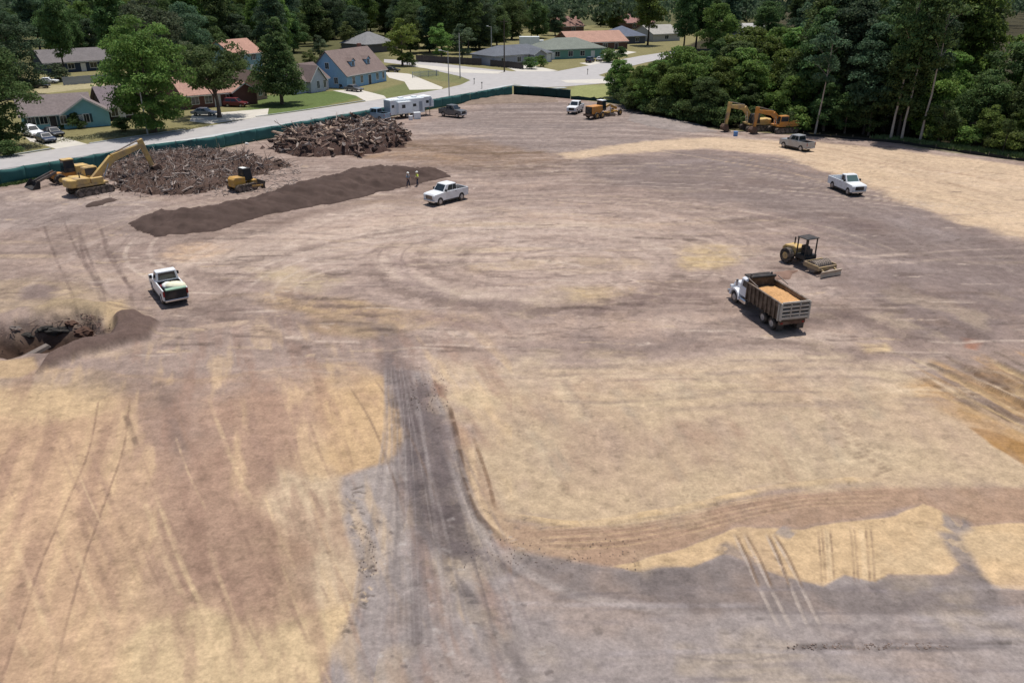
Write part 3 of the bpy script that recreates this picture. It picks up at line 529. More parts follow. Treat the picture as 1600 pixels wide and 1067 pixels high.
# ------------------------------------------------------------------ heaps
def heap(name, pts, hgt, colour, label, cat, slope=3.0, rough=.35, step=.45, parent=None, seed=0, mname=None, furrow=0, warp=1.6):
    P = W(pts); x0, y0 = P.min(0) - 1; x1, y1 = P.max(0) + 1
    xs = np.arange(x0, x1, step); ys = np.arange(y0, y1, step); XX, YY = np.meshgrid(xs, ys); sh = XX.shape; X = XX.ravel(); Y = YY.ravel()
    n1 = fbm(X * .5, Y * .5, 100 + seed); n2 = fbm(X * 1.6, Y * 1.6, 110 + seed)
    d = -poly_sd(X + (n1 - .5) * warp, Y + (fbm(X * .5, Y * .5, 130 + seed) - .5) * warp, P)
    Z = hgt * (1 - np.exp(-np.clip(d, 0, None) / slope)) * (.75 + .5 * n1) + (n2 - .5) * rough * sstep(0, 1, d)
    if furrow: Z += furrow * sstep(0, 1.5, d) * (fbm(X * .25 + Y * .1, Y * 1.1, 120, 3) - .5)
    Z = np.where(d < 0, -.25, Z + .02)
    ii = np.arange(X.size).reshape(sh); q = np.stack([ii[:-1, :-1], ii[:-1, 1:], ii[1:, 1:], ii[1:, :-1]], -1).reshape(-1, 4)
    q = q[(d[q] > -step * 1.5).any(1)]
    use = np.unique(q); mp = np.full(X.size, -1); mp[use] = np.arange(len(use)); q = mp[q]
    me = bpy.data.meshes.new(name); me.from_pydata(np.stack([X, Y, Z], 1)[use].tolist(), [], q.tolist()); me.polygons.foreach_set('use_smooth', [True] * len(me.polygons))
    c = alb(colour); me.materials.append(mat(mname or name + '_soil_%d_%d_%d' % tuple(colour), tuple(c), .95, var=.28, scale=1.2, spec=.1, bump=.8, dirt=tuple(c * .7), dirt_amt=.6, dscale=.3))
    o = link(bpy.data.objects.new(name, me), parent)
    if parent is None: tag(o, label, cat)
    return o, P
heap('soil_mound', [(198, 350), (250, 334), (330, 330), (400, 310), (470, 287), (540, 271), (620, 264), (690, 267), (706, 275), (655, 287), (600, 300), (520, 317), (420, 336), (335, 362), (235, 369)], 2.1, (93, 78, 72), 'long dark brown mound of loose topsoil behind the two workers', 'soil mound', 4.6, .5, .3, furrow=.9)
heap('soil_mound', [(700, 158), (760, 150), (800, 149), (870, 154), (876, 160), (800, 162), (730, 164)], .4, (150, 132, 118), 'low tan ridge of scraped dirt at the foot of the green fence corner', 'soil mound', 2, .3, .5, seed=4)
heap('soil_mound', [(1192, 436), (1230, 424), (1250, 424), (1252, 430), (1224, 440), (1200, 442)], .3, (150, 122, 108), 'small reddish heap of dirt between the dump truck and the roller', 'soil mound', 1.0, .15, .2, seed=5)
heap('soil_mound', [(130, 322), (160, 314), (184, 308), (186, 314), (160, 322), (135, 326)], .6, (92, 78, 72), 'small dark ridge of dirt in front of the big excavator', 'soil mound', 1.2, .25, .3, seed=6)
heap('soil_mound', [(985, 178), (1040, 184), (1100, 196), (1120, 206), (1080, 208), (1020, 200), (980, 188)], .5, (158, 146, 140), 'low grey bank of dirt at the edge of the woods', 'soil mound', 2, .5, .5, seed=7)
# ================================================================== VEHICLES (local X forward, Y left, Z up)
_wheel = {}
def wheel(root, x, y, r=.4, wd=.27, rimcol=None, name='wheel', rr=.58):
    key = (r, wd, rr, id(rimcol))
    if key not in _wheel:
        b = MB().cyl((0, -wd / 2, 0), (0, wd / 2, 0), r, n=18); c = MB()
        for s in (-1, 1): c.cyl((0, s * wd * .42, 0), (0, s * (wd / 2 + .015), 0), r * rr, r * rr * .9, n=14); c.cyl((0, s * wd / 2, 0), (0, s * (wd / 2 + .05), 0), r * .18, n=8)
        _wheel[key] = (b.mesh('wheel', M_RUB, bevel=.03), c.mesh('rim', rimcol or M_RIM))
    o = part(name, _wheel[key][0], root, (x, y, r)); part('rim', _wheel[key][1], o); return o
def place(root, front, rear, side, half, xf, xr):
    """put a vehicle so the wheels seen at pixels front/rear stand there; side +1: its left side is seen"""
    a, b = at(*front), at(*rear); d = (a - b).normalized(); left = Vector((-d.y, d.x, 0)); mid = (a + b) / 2 - left * half * side
    mid -= d * (xf + xr) / 2
    root.location = mid; root.rotation_euler = (0, 0, math.atan2(d.y, d.x))
def arch(cx, r, z0, n=7):
    return [(cx - r * math.cos(math.pi * i / (n - 1)), z0 + r * math.sin(math.pi * i / (n - 1)) * .95) for i in range(n)]
def frustum(b0, b1, z0, z1, yb, yt):   # b0=(x rear,x front) bottom, b1 top
    return [(b0[0], -yb, z0), (b0[1], -yb, z0), (b0[1], yb, z0), (b0[0], yb, z0), (b1[0], -yt, z1), (b1[1], -yt, z1), (b1[1], yt, z1), (b1[0], yt, z1)]
def glasshouse(root, p, m, glass, sides, wind=True, rear=True, wglass=None):
    MB().hexa(p).build('cab', m, root, bevel=.04)
    if wind: MB().plate([p[1], p[2], p[6], p[5]], .07, .93, .1, .9).build('windshield', wglass or glass, root)
    if rear: MB().plate([p[3], p[0], p[4], p[7]], .1, .9, .15, .85).build('rear_window', glass, root)
    for u0, u1 in sides:
        MB().plate([p[0], p[1], p[5], p[4]], u0, u1, .14, .86).build('side_window', glass, root)
        MB().plate([p[2], p[3], p[7], p[6]], 1 - u1, 1 - u0, .14, .86).build('side_window', glass, root)

def pickup(label, m, group, crew=True, bedcol=None, wglass=None, cover=False, gate=None, grille=None, L=None):
    r = thing('pickup_truck', label, 'pickup truck', group=group)
    xr, xf = -1.75, 1.95; back = -1.05 if crew else -.25
    for y0, y1 in ((-1, -.9), (.9, 1)):
        prof = [(-2.95, .55)] + arch(xr, .5, .45) + arch(xf, .5, .45) + [(2.9, .5), (2.97, 1.15), (2.8, 1.27), (1.35, 1.36), (back, 1.38), (-2.97, 1.38)]
        MB().prism(prof, y0, y1).build('body_side', m, r, bevel=.015)
    MB().prism([(1.2, .6), (2.9, .6), (2.97, 1.16), (2.78, 1.3), (1.25, 1.39)], -.905, .905).build('hood', m, r, bevel=.04)
    MB().box(back, 1.3, -.905, .905, .5, 1.37).build('body', m, r)
    MB().box(-2.8, 2.8, -.6, .6, .4, .62).build('chassis', M_CHAS, r)
    for s in (-1, 1): MB().box(-1.2, 1.4, s * .96 - .06, s * .96 + .06, .36, .5).build('running_board', M_BLK, r)
    p = frustum((back, 1.35), (back + .1, .68), 1.36, 2.12, .93, .8)
    glasshouse(r, p, m, M_GLASS, ((.04, .33), (.36, .74)) if crew else ((.2, .74),), wglass=wglass)
    zl = .8 if not cover else 1.33
    b = MB().box(-2.88, back, -.88, .88, zl - .08, zl); b.box(back - .06, back, -.88, .88, zl, 1.36)
    for s in (-1, 1): b.box(-2.9, back, s * .89 - .006, s * .89 + .006, zl, 1.35)
    b.build('bed_cover' if cover else 'bed_liner', bedcol or M_BLK, r)
    r.scale = (.88, .93, 1.02)
    MB().box(-2.98, -2.9, -.9, .9, .62, 1.39).build('tailgate', gate or m, r, bevel=.02)
    MB().box(-3.08, -2.96, -.92, .92, .45, .62).build('rear_bumper', M_CHROME if m is not M_BLACKCAR else M_BLK, r, bevel=.03)
    MB().box(2.9, 3.04, -.95, .95, .42, .64).build('front_bumper', M_CHROME, r, bevel=.03)
    MB().box(2.93, 2.985, -.55, .6, .72, 1.14).build('grille', grille or M_BLK, r)
    for s in (-1, 1):
        MB().box(2.9, 2.975, s * .76 - .17, s * .76 + .17, .86, 1.12).build('headlight', M_HEAD, r)
        MB().box(-3.0, -2.93, s * .93 - .065, s * .93 + .065, .9, 1.3).build('tail_light', M_TAIL, r)
        MB().box(.98, 1.12, s * 1.0 - .02 if s > 0 else -1.2, 1.2 if s > 0 else -.98, 1.42, 1.66).build('mirror', M_BLK, r)
        MB().plate([(back, s * 1.0, 1.22), (1.2, s * 1.0, 1.22), (1.2, s * 1.0, 1.26), (back, s * 1.0, 1.26)][::s], .08, .2, 0, 1, .02).build('door_handle', M_BLK, r)
        for x in (xr, xf): wheel(r, x, s * .88, .44)
    return r, (xf * .88, xr * .88)
def car(label, m, group=None, suv=False, name=None):
    r = thing(name or ('parked_suv' if suv else 'parked_car'), label, 'suv' if suv else 'car', group=group)
    xr, xf = -1.35, 1.4; h = 1.0 if suv else .9; top = 1.72 if suv else 1.42
    for y0, y1 in ((-.92, -.82), (.82, .92)):
        prof = [(-2.3, .45)] + arch(xr, .42, .35) + arch(xf, .42, .35) + [(2.25, .4), (2.32, .68), (2.1, h - .12), (1.1, h), (-1.6 if not suv else -2.25, h + .02), (-2.3, h - .05)]
        MB().prism(prof, y0, y1).build('body_side', m, r, bevel=.015)
    MB().prism([(-2.3, .4), (2.28, .4), (2.32, .68), (2.1, h - .1), (1.1, h + .02), (-1.6 if not suv else -2.25, h + .03), (-2.3, h - .05)], -.83, .83).build('body', m, r, bevel=.05)
    p = frustum((-1.75 if not suv else -2.2, 1.15), (-1.0 if not suv else -1.95, .35), h, top, .82, .64)
    glasshouse(r, p, m, M_GLASS, ((.12, .46), (.5, .85)))
    for s in (-1, 1):
        MB().box(2.2, 2.31, s * .62 - .17, s * .62 + .17, .6, .76).build('headlight', M_HEAD, r)
        MB().box(-2.33, -2.24, s * .66 - .14, s * .66 + .14, .68, .86).build('tail_light', M_TAIL, r)
        for x in (xr, xf): wheel(r, x, s * .8, .34, .22)
    return r, (xf, xr)

G_P = 'pickup trucks parked about the site'
r, a = pickup('white four door pickup standing beside the two workers below the dark soil mound', M_WHITE, G_P, cover=True, grille=M_STEEL); place(r, (686.9, 322), (723.6, 312.8), 1, .95, *a)
M_WB = mat('white_bed_paint', (.55, .58, .6), .5)
r, a = pickup('white two door pickup alone at the edge of the sandy haul road, facing the camera', M_WHITE, G_P, crew=False, bedcol=M_WB, wglass=M_GLASSG); place(r, (1322.7, 305.3), (1298.8, 295.2), -1, .95, *a)
r, a = pickup('dusty silver crew cab pickup parked on the haul road in front of the yellow excavators', M_SILVER, G_P, bedcol=M_STEEL); place(r, (1222.7, 231.3), (1250.2, 237.2), 1, .95, *a)
r, a = pickup('white pickup with its nose toward the camera, left of the orange and black grader', M_WHITE, G_P, grille=M_BLK)
p = at(899, 176); r.location = p; r.rotation_euler = (0, 0, math.radians(-112))
r, a = pickup('dark grey pickup parked to the right of the white camper trailer', M_DGREY, G_P, bedcol=M_DGREY); place(r, (714, 185), (692, 182.5), -1, .95, *a)
r, a = pickup('white pickup with open bed full of pale sacks and coiled gear near the pit', M_WHITE, G_P, crew=False, gate=M_BLK); place(r, (238.5, 456), (253.5, 476), 1, .95, *a)  # black gate on a white truck: the shadow on the tailgate put into its colour
TR = r
def sack(px, py, pz, s, rot, col, label, nm='sack', cat='sack'):
    b = MB(); n = 8
    for k in range(5):
        t = k / 4; rr = math.sin(math.pi * (.12 + .76 * t)) ** .5
        b.v += [(math.cos(6.283 * i / n) * .5 * rr * s, math.sin(6.283 * i / n) * .32 * rr * s, (t - .0) * .32 * s) for i in range(n)]
    for k in range(4): b.f += [(k * n + i, k * n + (i + 1) % n, (k + 1) * n + (i + 1) % n, (k + 1) * n + i) for i in range(n)]
    b.f += [tuple(range(n - 1, -1, -1)), tuple(range(4 * n, 5 * n))]
    o = b.build(nm, col, smooth=True); M = Matrix.Translation(TR.location) @ Matrix.Rotation(TR.rotation_euler.z, 4, 'Z') @ Matrix.Translation((px * .88, py * .93, pz * 1.02)) @ Matrix.Rotation(rot, 4, 'Z')
    o.matrix_world = M; tag(o, label, cat, None); return o
M_SACK = mat('pale_sack', (.68, .66, .5), .8); M_SACKW = mat('white_sack', (.72, .72, .68), .8); M_GREEN = mat('green_plastic', (.25, .38, .28), .6); M_MAROON = mat('maroon_plastic', (.14, .03, .04), .6)
sack(-1.55, .2, 1.05, 1.5, .2, M_SACKW, 'white rounded sack in the bed of the pickup near the pit')
sack(-2.1, -.25, 1.1, 1.75, 1.0, M_SACK, 'large pale yellow sack in the bed of the pickup near the pit')
sack(-.8, .5, .95, .9, 1.0, M_MAROON, 'maroon jug behind the cab of the pickup near the pit', 'fuel_jug', 'jug')
sack(-1.2, -.35, 1.0, 1.0, 1.4, M_SACK, 'small cream sack between gear in the bed of the pickup near the pit')
b = MB().box(-.22, .22, -.75, .75, 0, .12)
o = b.build('folded_tarp', M_GREEN, bevel=.03); o.matrix_world = Matrix.Translation(TR.location) @ Matrix.Rotation(TR.rotation_euler.z, 4, 'Z') @ Matrix.Translation((-2.52, -.05, 1.36)); tag(o, 'green tarp folded along the tailgate of the pickup near the pit', 'tarp')

# ------------------------------------------------------------------ dump truck
M_BEDS = mat('dump_bed_brown', (.085, .062, .045), .6, var=.25, dirt=DUST, dirt_amt=.55, dscale=1.5)
M_RAIL = mat('dump_bed_rail', (.42, .40, .36), .6, dirt=DUST, dirt_amt=.5)
M_LOAD = mat('ochre_sand_load', tuple(alb((212, 164, 112))), .95, var=.3, scale=7, bump=.8)
M_WTRK = mat('white_truck_paint', (.72, .74, .78), .3, spec=.5, var=.03)
r = thing('dump_truck', 'white cab dump truck with brown ribbed bed heaped with ochre sand', 'dump truck')
XF, XT = 3.2, (-1.55, -2.9)
b = MB().box(-3.3, 3.9, -.5, -.32, .75, 1.05); b.box(-3.3, 3.9, .32, .5, .75, 1.05)
for x in (-3.2, -1, 1, 2.5): b.box(x, x + .2, -.32, .32, .8, 1.0)
for x in XT + (XF,): b.cyl((x, -1.0, .52), (x, 1.0, .52), .1)
b.build('chassis', M_CHAS, r)
for s in (-1, 1):
    wheel(r, XF, s * 1.02, .52, .3)
    for x in XT: wheel(r, x, s * .92, .52, .58)
# bed
b = MB(); zt = 2.58
b.box(-3.95, 1.15, -1.22, 1.22, 1.12, 1.26); b.build('bed_floor', M_BEDS, r)
for s in (-1, 1):
    MB().hexa([(-3.95, s * 1.2 - .04, 1.26), (1.15, s * 1.2 - .04, 1.26), (1.15, s * 1.2 + .04, 1.26), (-3.95, s * 1.2 + .04, 1.26), (-3.95, s * 1.24 - .04, zt), (1.15, s * 1.24 - .04, zt), (1.15, s * 1.24 + .04, zt), (-3.95, s * 1.24 + .04, zt)]).build('bed_side', M_BEDS, r)
    MB().box(-4.0, 1.2, s * 1.27 - .08, s * 1.27 + .08, zt, zt + .1).build('bed_rail', M_BEDS, r)
    for k in range(9):
        x = -3.9 + k * .61; MB().box(x, x + .12, s * 1.33 - .07, s * 1.33 + .05, 1.15, zt - .01).build('bed_rib', M_RAIL if k in (0,) else M_BEDS, r)
MB().box(1.1, 1.2, -1.2, 1.2, 1.26, 3.05).build('bed_headboard', M_BEDS, r)
b = MB(); b.hexa([(1.0, -1.2, 2.95), (2.0, -1.15, 2.98), (2.0, 1.15, 2.98), (1.0, 1.2, 2.95), (1.0, -1.2, 3.06), (2.0, -1.15, 3.08), (2.0, 1.15, 3.08), (1.0, 1.2, 3.06)]); b.build('cab_guard', M_BLK, r)
MB().cyl((.95, -1.15, 3.12), (.95, 1.15, 3.12), .13).build('tarp_roll', M_BLK, r)
for k in range(4): MB().box(1.05 + k * .25, 1.1 + k * .25, -1.1, 1.1, 3.09, 3.13).build('guard_rib', M_STEEL, r)
for s in (-1, 1): MB().beam((.95, 0, 3.1), (-.6, 0, 2.85), .05, .06).move(0, Matrix.Translation((0, s * 1.37, 0))).build('tarp_arm', M_STEEL, r)
# tailgate with four pale slats over dark gaps
MB().box(-4.02, -3.95, -1.2, 1.2, 1.3, zt).build('tailgate', M_CHAS, r)
for k in range(5): MB().box(-4.12, -4.02, -1.2, 1.2, 1.3 + k * .33, 1.3 + k * .33 + (.16 if k else .22)).build('tailgate_slat', M_RAIL, r)
for s in (-1, 1): MB().box(-4.14, -3.96, s * 1.24 - .06, s * 1.24 + .06, 1.2, zt + .1).build('tailgate_post', M_RAIL, r)
for yy in (-.4, .4): MB().box(-4.13, -4.01, yy - .04, yy + .04, 1.3, zt).build('tailgate_brace', M_RAIL, r)
MB().box(-3.9, -3.7, -1.15, 1.15, .75, 1.05).build('rear_frame', M_RUST, r)
for s in (-1, 1):
    MB().box(-3.72, -3.68, s * .9 - .3, s * .9 + .3, .2, .8).build('mud_flap', M_BLK, r)
    MB().box(-3.93, -3.89, s * .95 - .1, s * .95 + .1, .82, .95).build('tail_light', M_TAIL, r)
# load
nx, ny = 22, 12; b = MB()
for i in range(nx + 1):
    for j in range(ny + 1):
        u, v = i / nx, j / ny; x = -3.93 + 5.0 * u; y = -1.17 + 2.34 * v
        z = 2.28 + .3 * math.sin(math.pi * u) * math.sin(math.pi * v) + .1 * math.sin(u * 13 + 1) * math.sin(v * 4) + random.uniform(-.03, .03) - .5 * max(0, u - .72)
        b.v.append((x, y, z))
b.f = [(i * (ny + 1) + j, (i + 1) * (ny + 1) + j, (i + 1) * (ny + 1) + j + 1, i * (ny + 1) + j + 1) for i in range(nx) for j in range(ny)]
LOAD = b
# cab
p = frustum((1.32, 2.85), (1.42, 2.6), 1.0, 2.62, 1.08, .98)
MB().hexa(p).build('cab', M_WTRK, r, bevel=.1)
MB().plate([p[1], p[2], p[6], p[5]], .08, .92, .55, .92).build('windshield', M_GLASS, r)
for q_ in ([p[0], p[1], p[5], p[4]], [p[2], p[3], p[7], p[6]]): MB().plate(q_, .3, .82, .55, .88).build('side_window', M_GLASS, r)
for q_ in ([p[0], p[1], p[5], p[4]], [p[2], p[3], p[7], p[6]]): MB().plate(q_, .22, .88, .04, .5, .03).build('cab_door', M_WTRK, r)
MB().prism([(2.8, .8), (4.25, .8), (4.32, 1.35), (4.1, 1.72), (2.8, 1.92)], -.72, .72).build('hood', M_WTRK, r, bevel=.08)
for s in (-1, 1):
    MB().prism(arch(XF, .85, .55, 9) + [(XF + .62, .55)] + [(XF + .62 * math.cos(math.pi * i / 8), .55 + .62 * math.sin(math.pi * i / 8)) for i in range(1, 8)] + [(XF - .62, .55)], s * 1.0 - .22, s * 1.0 + .22).build('fender', M_WTRK, r)
    MB().box(1.35, 2.3, s * 1.0 - .22, s * 1.0 + .22, .45, .85).build('fuel_tank', M_CHROME, r, bevel=.08)
    MB().cyl((1.25, s * .95, .9), (1.25, s * .95, 3.35), .08).build('exhaust_stack', M_STEEL, r)
    MB().box(4.1, 4.33, s * .88 - .14, s * .88 + .14, 1.05, 1.28).build('headlight', M_HEAD, r)
    MB().box(2.72, 2.8, s * 1.3 - .1, s * 1.3 + .1, 1.75, 2.35).build('mirror', M_CHROME, r)
MB().box(4.3, 4.36, -.5, .5, .9, 1.55).build('grille', M_CHROME, r); MB().box(4.3, 4.5, -1.15, 1.15, .5, .82).build('front_bumper', M_CHROME, r, bevel=.04)
MB().hexa(frustum((1.6, 2.5), (1.75, 2.35), 2.62, 2.82, .8, .6)).build('roof_fairing', M_WTRK, r, bevel=.04)
r.scale = (.9, .9, .88); place(r, (1147, 473), (1200, 511), 1, 1.05, XF * .9, (XT[1] + .3) * .9)
o = LOAD.build('sand_load', M_LOAD, smooth=True); o.location = r.location; o.rotation_euler = r.rotation_euler; o.scale = r.scale; tag(o, 'heaped ochre sand filling the bed of the dump truck', 'sand')

M_DRUM = mat('dusty_drum', (.22, .18, .15), .8, var=.2); M_DFR = mat('dusty_frame', (.34, .25, .13), .8, var=.25, dirt=DUST, dirt_amt=.7)
# ------------------------------------------------------------------ roller with levelling blade
r = thing('soil_compactor', 'dusty yellow soil roller with black canopy posts and levelling blade', 'roller')
MB().prism([(-2.6, .75), (-.55, .75), (-.55, 1.75), (-1.0, 1.85), (-2.3, 1.7), (-2.65, 1.35)], -.62, .62).build('engine_hood', M_YELP, r, bevel=.06)
for k in range(5): MB().box(-2.3 + k * .22, -2.2 + k * .22, -.635, .635, 1.0, 1.5).build('vent_slat', M_CHAS, r)
MB().cyl((-1.9, .3, 1.7), (-1.9, .3, 2.45), .07).build('exhaust_stack', M_BLK, r)
for s in (-1, 1): wheel(r, -1.5, s * .92, .78, .55, M_YELP, rr=.5)
MB().box(-.6, .75, -.75, .75, .85, 1.25).build('operator_platform', M_BLK, r)
for x in (-.5, .62):
    for s in (-1, 1): MB().box(x - .05, x + .05, s * .68 - .05, s * .68 + .05, 1.25, 2.95).build('canopy_post', M_BLK, r)
MB().box(-.62, .78, -.78, .78, 2.95, 3.05).build('canopy_roof', M_BLK, r, bevel=.03)
b = MB().box(-.35, .1, -.25, .25, 1.25, 1.65); b.box(-.4, -.25, -.25, .25, 1.6, 2.1); b.build('seat', M_BLK, r)
b = MB().box(.35, .6, -.3, .3, 1.25, 1.85); b.build('console', M_CHAS, r)
MB().cyl((.25, 0, 1.95), (.32, 0, 2.0), .2).build('steering_wheel', M_BLK, r)
MB().box(.6, 1.2, -.3, .3, .6, .95).build('articulation_hitch', M_CHAS, r)
for s in (-1, 1): MB().box(1.1, 3.0, s * 1.12 - .06, s * 1.12 + .06, .5, .95).build('drum_frame', M_DFR, r)
MB().box(1.05, 1.2, -1.15, 1.15, .5, .98).build('drum_frame', M_DFR, r); MB().box(2.95, 3.1, -1.18, 1.18, .5, .85).build('drum_frame', M_DFR, r)
d = MB().cyl((2.05, -1.02, .62), (2.05, 1.02, .62), .58, n=28).build('drum', M_DRUM, r)
b = MB()
for k in range(16):
    for j in range(8):
        a_ = 6.283 * (k + .5 * (j % 2)) / 16; y = -.9 + j * .257; c_, s_ = math.cos(a_), math.sin(a_); k0 = len(b.v)
        b.box(-.06, .06, -.05, .05, 0, .06).move(k0, Matrix.Translation((2.05 + .57 * c_, y, .62 + .57 * s_)) @ Matrix.Rotation(math.pi / 2 - a_, 4, 'Y'))
o = b.build('drum_pad', M_DRUM, d); tag(o, kind='stuff')
for s in (-1, 1): MB().beam((2.9, 0, .65), (3.6, 0, .4), .12, .16).move(0, Matrix.Translation((0, s * .8, 0))).build('blade_arm', M_DFR, r)
M_BLADE = mat('scoured_blade', (.5, .42, .33), .5, .2, dirt=DUST, dirt_amt=.5)
MB().prism([(3.55, .02), (3.66, .02), (3.6, .3), (3.74, .62), (3.62, .62), (3.5, .3)], -1.3, 1.3).build('levelling_blade', M_BLADE, r)
r.scale = (.88, .88, .86); p0 = at(1226, 407); p1 = at(1270, 425); d_ = (p1 - p0).normalized(); r.rotation_euler = (0, 0, math.atan2(d_.y, d_.x)); r.location = (p0 + p1) / 2 + Vector((-d_.y, d_.x, 0)) * .6
r.location.z = 0

# ------------------------------------------------------------------ excavators
def tracks(root, length, y, wd, h, m=M_TRK):
    for s in (-1, 1):
        prof = []; rr = h / 2; n = 8
        for i in range(n + 1): a_ = math.pi / 2 - math.pi * i / n; prof.append((length / 2 - rr + rr * math.cos(a_), rr + rr * math.sin(a_)))
        for i in range(n + 1): a_ = -math.pi / 2 - math.pi * i / n; prof.append((-length / 2 + rr + rr * math.cos(a_), rr + rr * math.sin(a_)))
        t = MB().prism(prof, s * y - wd / 2, s * y + wd / 2).build('track', m, root)
        b = MB(); nshoe = int(length * 2.4)
        for i in range(nshoe):
            x = -length / 2 + rr + (length - h) * i / (nshoe - 1)
            for z in (h + .0,): b.box(x - .04, x + .04, s * y - wd / 2, s * y + wd / 2, z, z + .05)
        o = b.build('track_shoe', m, t); tag(o, kind='stuff')
        for i in range(5): MB().cyl((-length / 2 + rr + (length - h) * i / 4, s * (y + wd / 2 - .02), h * .4), (-length / 2 + rr + (length - h) * i / 4, s * (y + wd / 2 + .04), h * .4), h * .26, n=10).build('track_roller', M_STEEL, t)
def excavator(label, m, sc, boom, stick, tip, group, swing=0.0, cabm=None, bucket_ang=0.0, cwm=None):
    """boom: pivot, elbow, end; stick end = tip; local xz metres"""
    r = thing('excavator', label, 'excavator', group=group)
    tracks(r, 4.4, 1.25, .6, .95)
    MB().box(-1.2, 1.2, -1.0, 1.0, .5, .95).build('undercarriage', M_TRK, r)
    MB().cyl((0, 0, .95), (0, 0, 1.12), .65, n=16).build('slew_ring', M_CHAS, r)
    MB().box(-1.9, 1.7, -1.3, 1.3, 1.12, 1.4).build('platform', m, r, bevel=.03)
    MB().prism([(-2.0, 1.4), (-.3, 1.4), (-.3, 2.05), (-1.7, 2.15), (-2.0, 1.9)], -1.28, 1.28).build('engine_cover', m, r, bevel=.06)
    b = MB(); n = 8; pr = [(-2.0, -1.3), (-1.95, 1.3)]
    vs = []; 
    for z in (1.15, 2.05):
        vs += [(-1.9, -1.32, z), (-1.9, 1.32, z), (-2.5, 1.15, z), (-2.75, .5, z), (-2.75, -.5, z), (-2.5, -1.15, z)]
    b.add(vs, [tuple(range(6)), tuple(range(11, 5, -1))] + [(i, i + 6, (i + 1) % 6 + 6, (i + 1) % 6) for i in range(6)]); b.build('counterweight', cwm or m, r, bevel=.08)
    p = frustum((-.25, 1.6), (-.2, 1.35), 1.4, 2.95, .5, .47); p = [(x, y + .8, z) for x, y, z in p]
    MB().hexa(p).build('cab', cabm or M_CHAS, r, bevel=.05)
    MB().plate([p[1], p[2], p[6], p[5]], .1, .9, .15, .92).build('windshield', M_GLASS, r)
    MB().plate([p[2], p[3], p[7], p[6]], .08, .92, .4, .92).build('side_window', M_GLASS, r)
    MB().plate([p[0], p[1], p[5], p[4]], .08, .92, .4, .92).build('side_window', M_GLASS, r)
    MB().plate([p[4], p[5], p[6], p[7]], .08, .92, .08, .92, .05).build('cab_roof', cabm or m, r)
    MB().cyl((-1.2, -.7, 2.1), (-1.2, -.7, 2.75), .07).build('exhaust_stack', M_CHAS, r)
    MB().box(-.2, 1.2, -1.28, -.7, 1.4, 1.95).build('tool_box', m, r, bevel=.03)
    P0, P1, P2 = boom
    b = MB().beam((P0[0], 0, P0[1]), (P1[0], 0, P1[1]), .5, .6, .9); b.beam((P1[0], 0, P1[1]), (P2[0], 0, P2[1]), .49, .88, .5); b.build('boom', m, r, bevel=.03)
    d = Vector((P2[0] - tip[0], P2[1] - tip[1])).normalized() * .7; top = (P2[0] + d.x, P2[1] + d.y)
    MB().beam((top[0], 0, top[1]), (tip[0], 0, tip[1]), .4, .65, .4).build('stick', m, r, bevel=.02)
    mid = ((P0[0] + P1[0]) / 2, (P0[1] + P1[1]) / 2)
    for s in (-.3, .3): MB().cyl((1.5, s, 1.35), (P1[0] * .75 + P0[0] * .25, s, P1[1] * .75 + P0[1] * .25), .07).build('boom_cylinder', M_CHROME, r)
    MB().cyl((P1[0], 0, P1[1] + .45), (top[0], 0, top[1]), .09).build('stick_cylinder', M_STEEL, r)
    sx = (P2[0] * .6 + tip[0] * .4, P2[1] * .6 + tip[1] * .4)
    MB().cyl((sx[0] + .3, 0, sx[1]), (tip[0] + .35, 0, tip[1] + .3), .07).build('bucket_cylinder', M_STEEL, r)
    # bucket: curved shell with teeth, opening back towards the cab
    k0 = 0; b = MB(); pr = [(-.1, .1), (.55, 0), (.75, -.5), (.5, -1.0), (-.1, -1.15), (-.75, -.95), (-.7, -.85), (-.1, -1.02), (.42, -.88), (.62, -.48), (.45, -.1), (-.1, 0)]
    b.prism(pr, -.55, .55); 
    for s in (-1, 1): b.prism([(-.1, .08), (.53, -.02), (.72, -.5), (.48, -.98), (-.1, -1.12), (-.7, -.92)], s * .56 - .03, s * .56 + .03)
    for y in (-.45, -.15, .15, .45): b.box(-1.0, -.7, y - .06, y + .06, -.98, -.86)
    M = Matrix.Translation((tip[0], 0, tip[1])) @ Matrix.Rotation(-bucket_ang, 4, 'Y'); b.move(0, M); b.build('bucket', M_RUST, r)
    r.scale = (sc, sc, sc); return r
G_E = 'excavators on the site'
E1 = excavator('largest yellow excavator at the left, boom raised over the brush pile', M_YELP, 1.0, ((.4, 1.5), (3.2, 3.7), (7.0, 4.7)), None, (7.8, 2.0), G_E, cabm=M_YELP, bucket_ang=.5)
p = at(143, 302); E1.location = p; q_ = at(228, 287); E1.rotation_euler = (0, 0, math.atan2(q_.y - p.y, q_.x - p.x))
E3 = excavator('yellow excavator behind, farther left of the two parked by the dark woods', M_YELP, .95, ((.4, 1.5), (2.4, 4.0), (5.2, 4.3)), None, (5.5, 1.2), G_E, cabm=M_CHAS, bucket_ang=.2)
p = at(1178, 204); E3.location = p; q_ = at(1127, 206); E3.rotation_euler = (0, 0, math.atan2(q_.y - p.y, q_.x - p.x))
E4 = excavator('orange yellow excavator with pale counterweight, nearest the silver pickup', M_ORG, .95, ((.4, 1.5), (2.3, 3.3), (5.4, 3.8)), None, (5.6, 1.1), G_E, cabm=M_ORG, bucket_ang=.2, cwm=M_YELP)
p = at(1222, 207); E4.location = p; q_ = at(1172, 209.5); E4.rotation_euler = (0, 0, math.atan2(q_.y - p.y, q_.x - p.x))

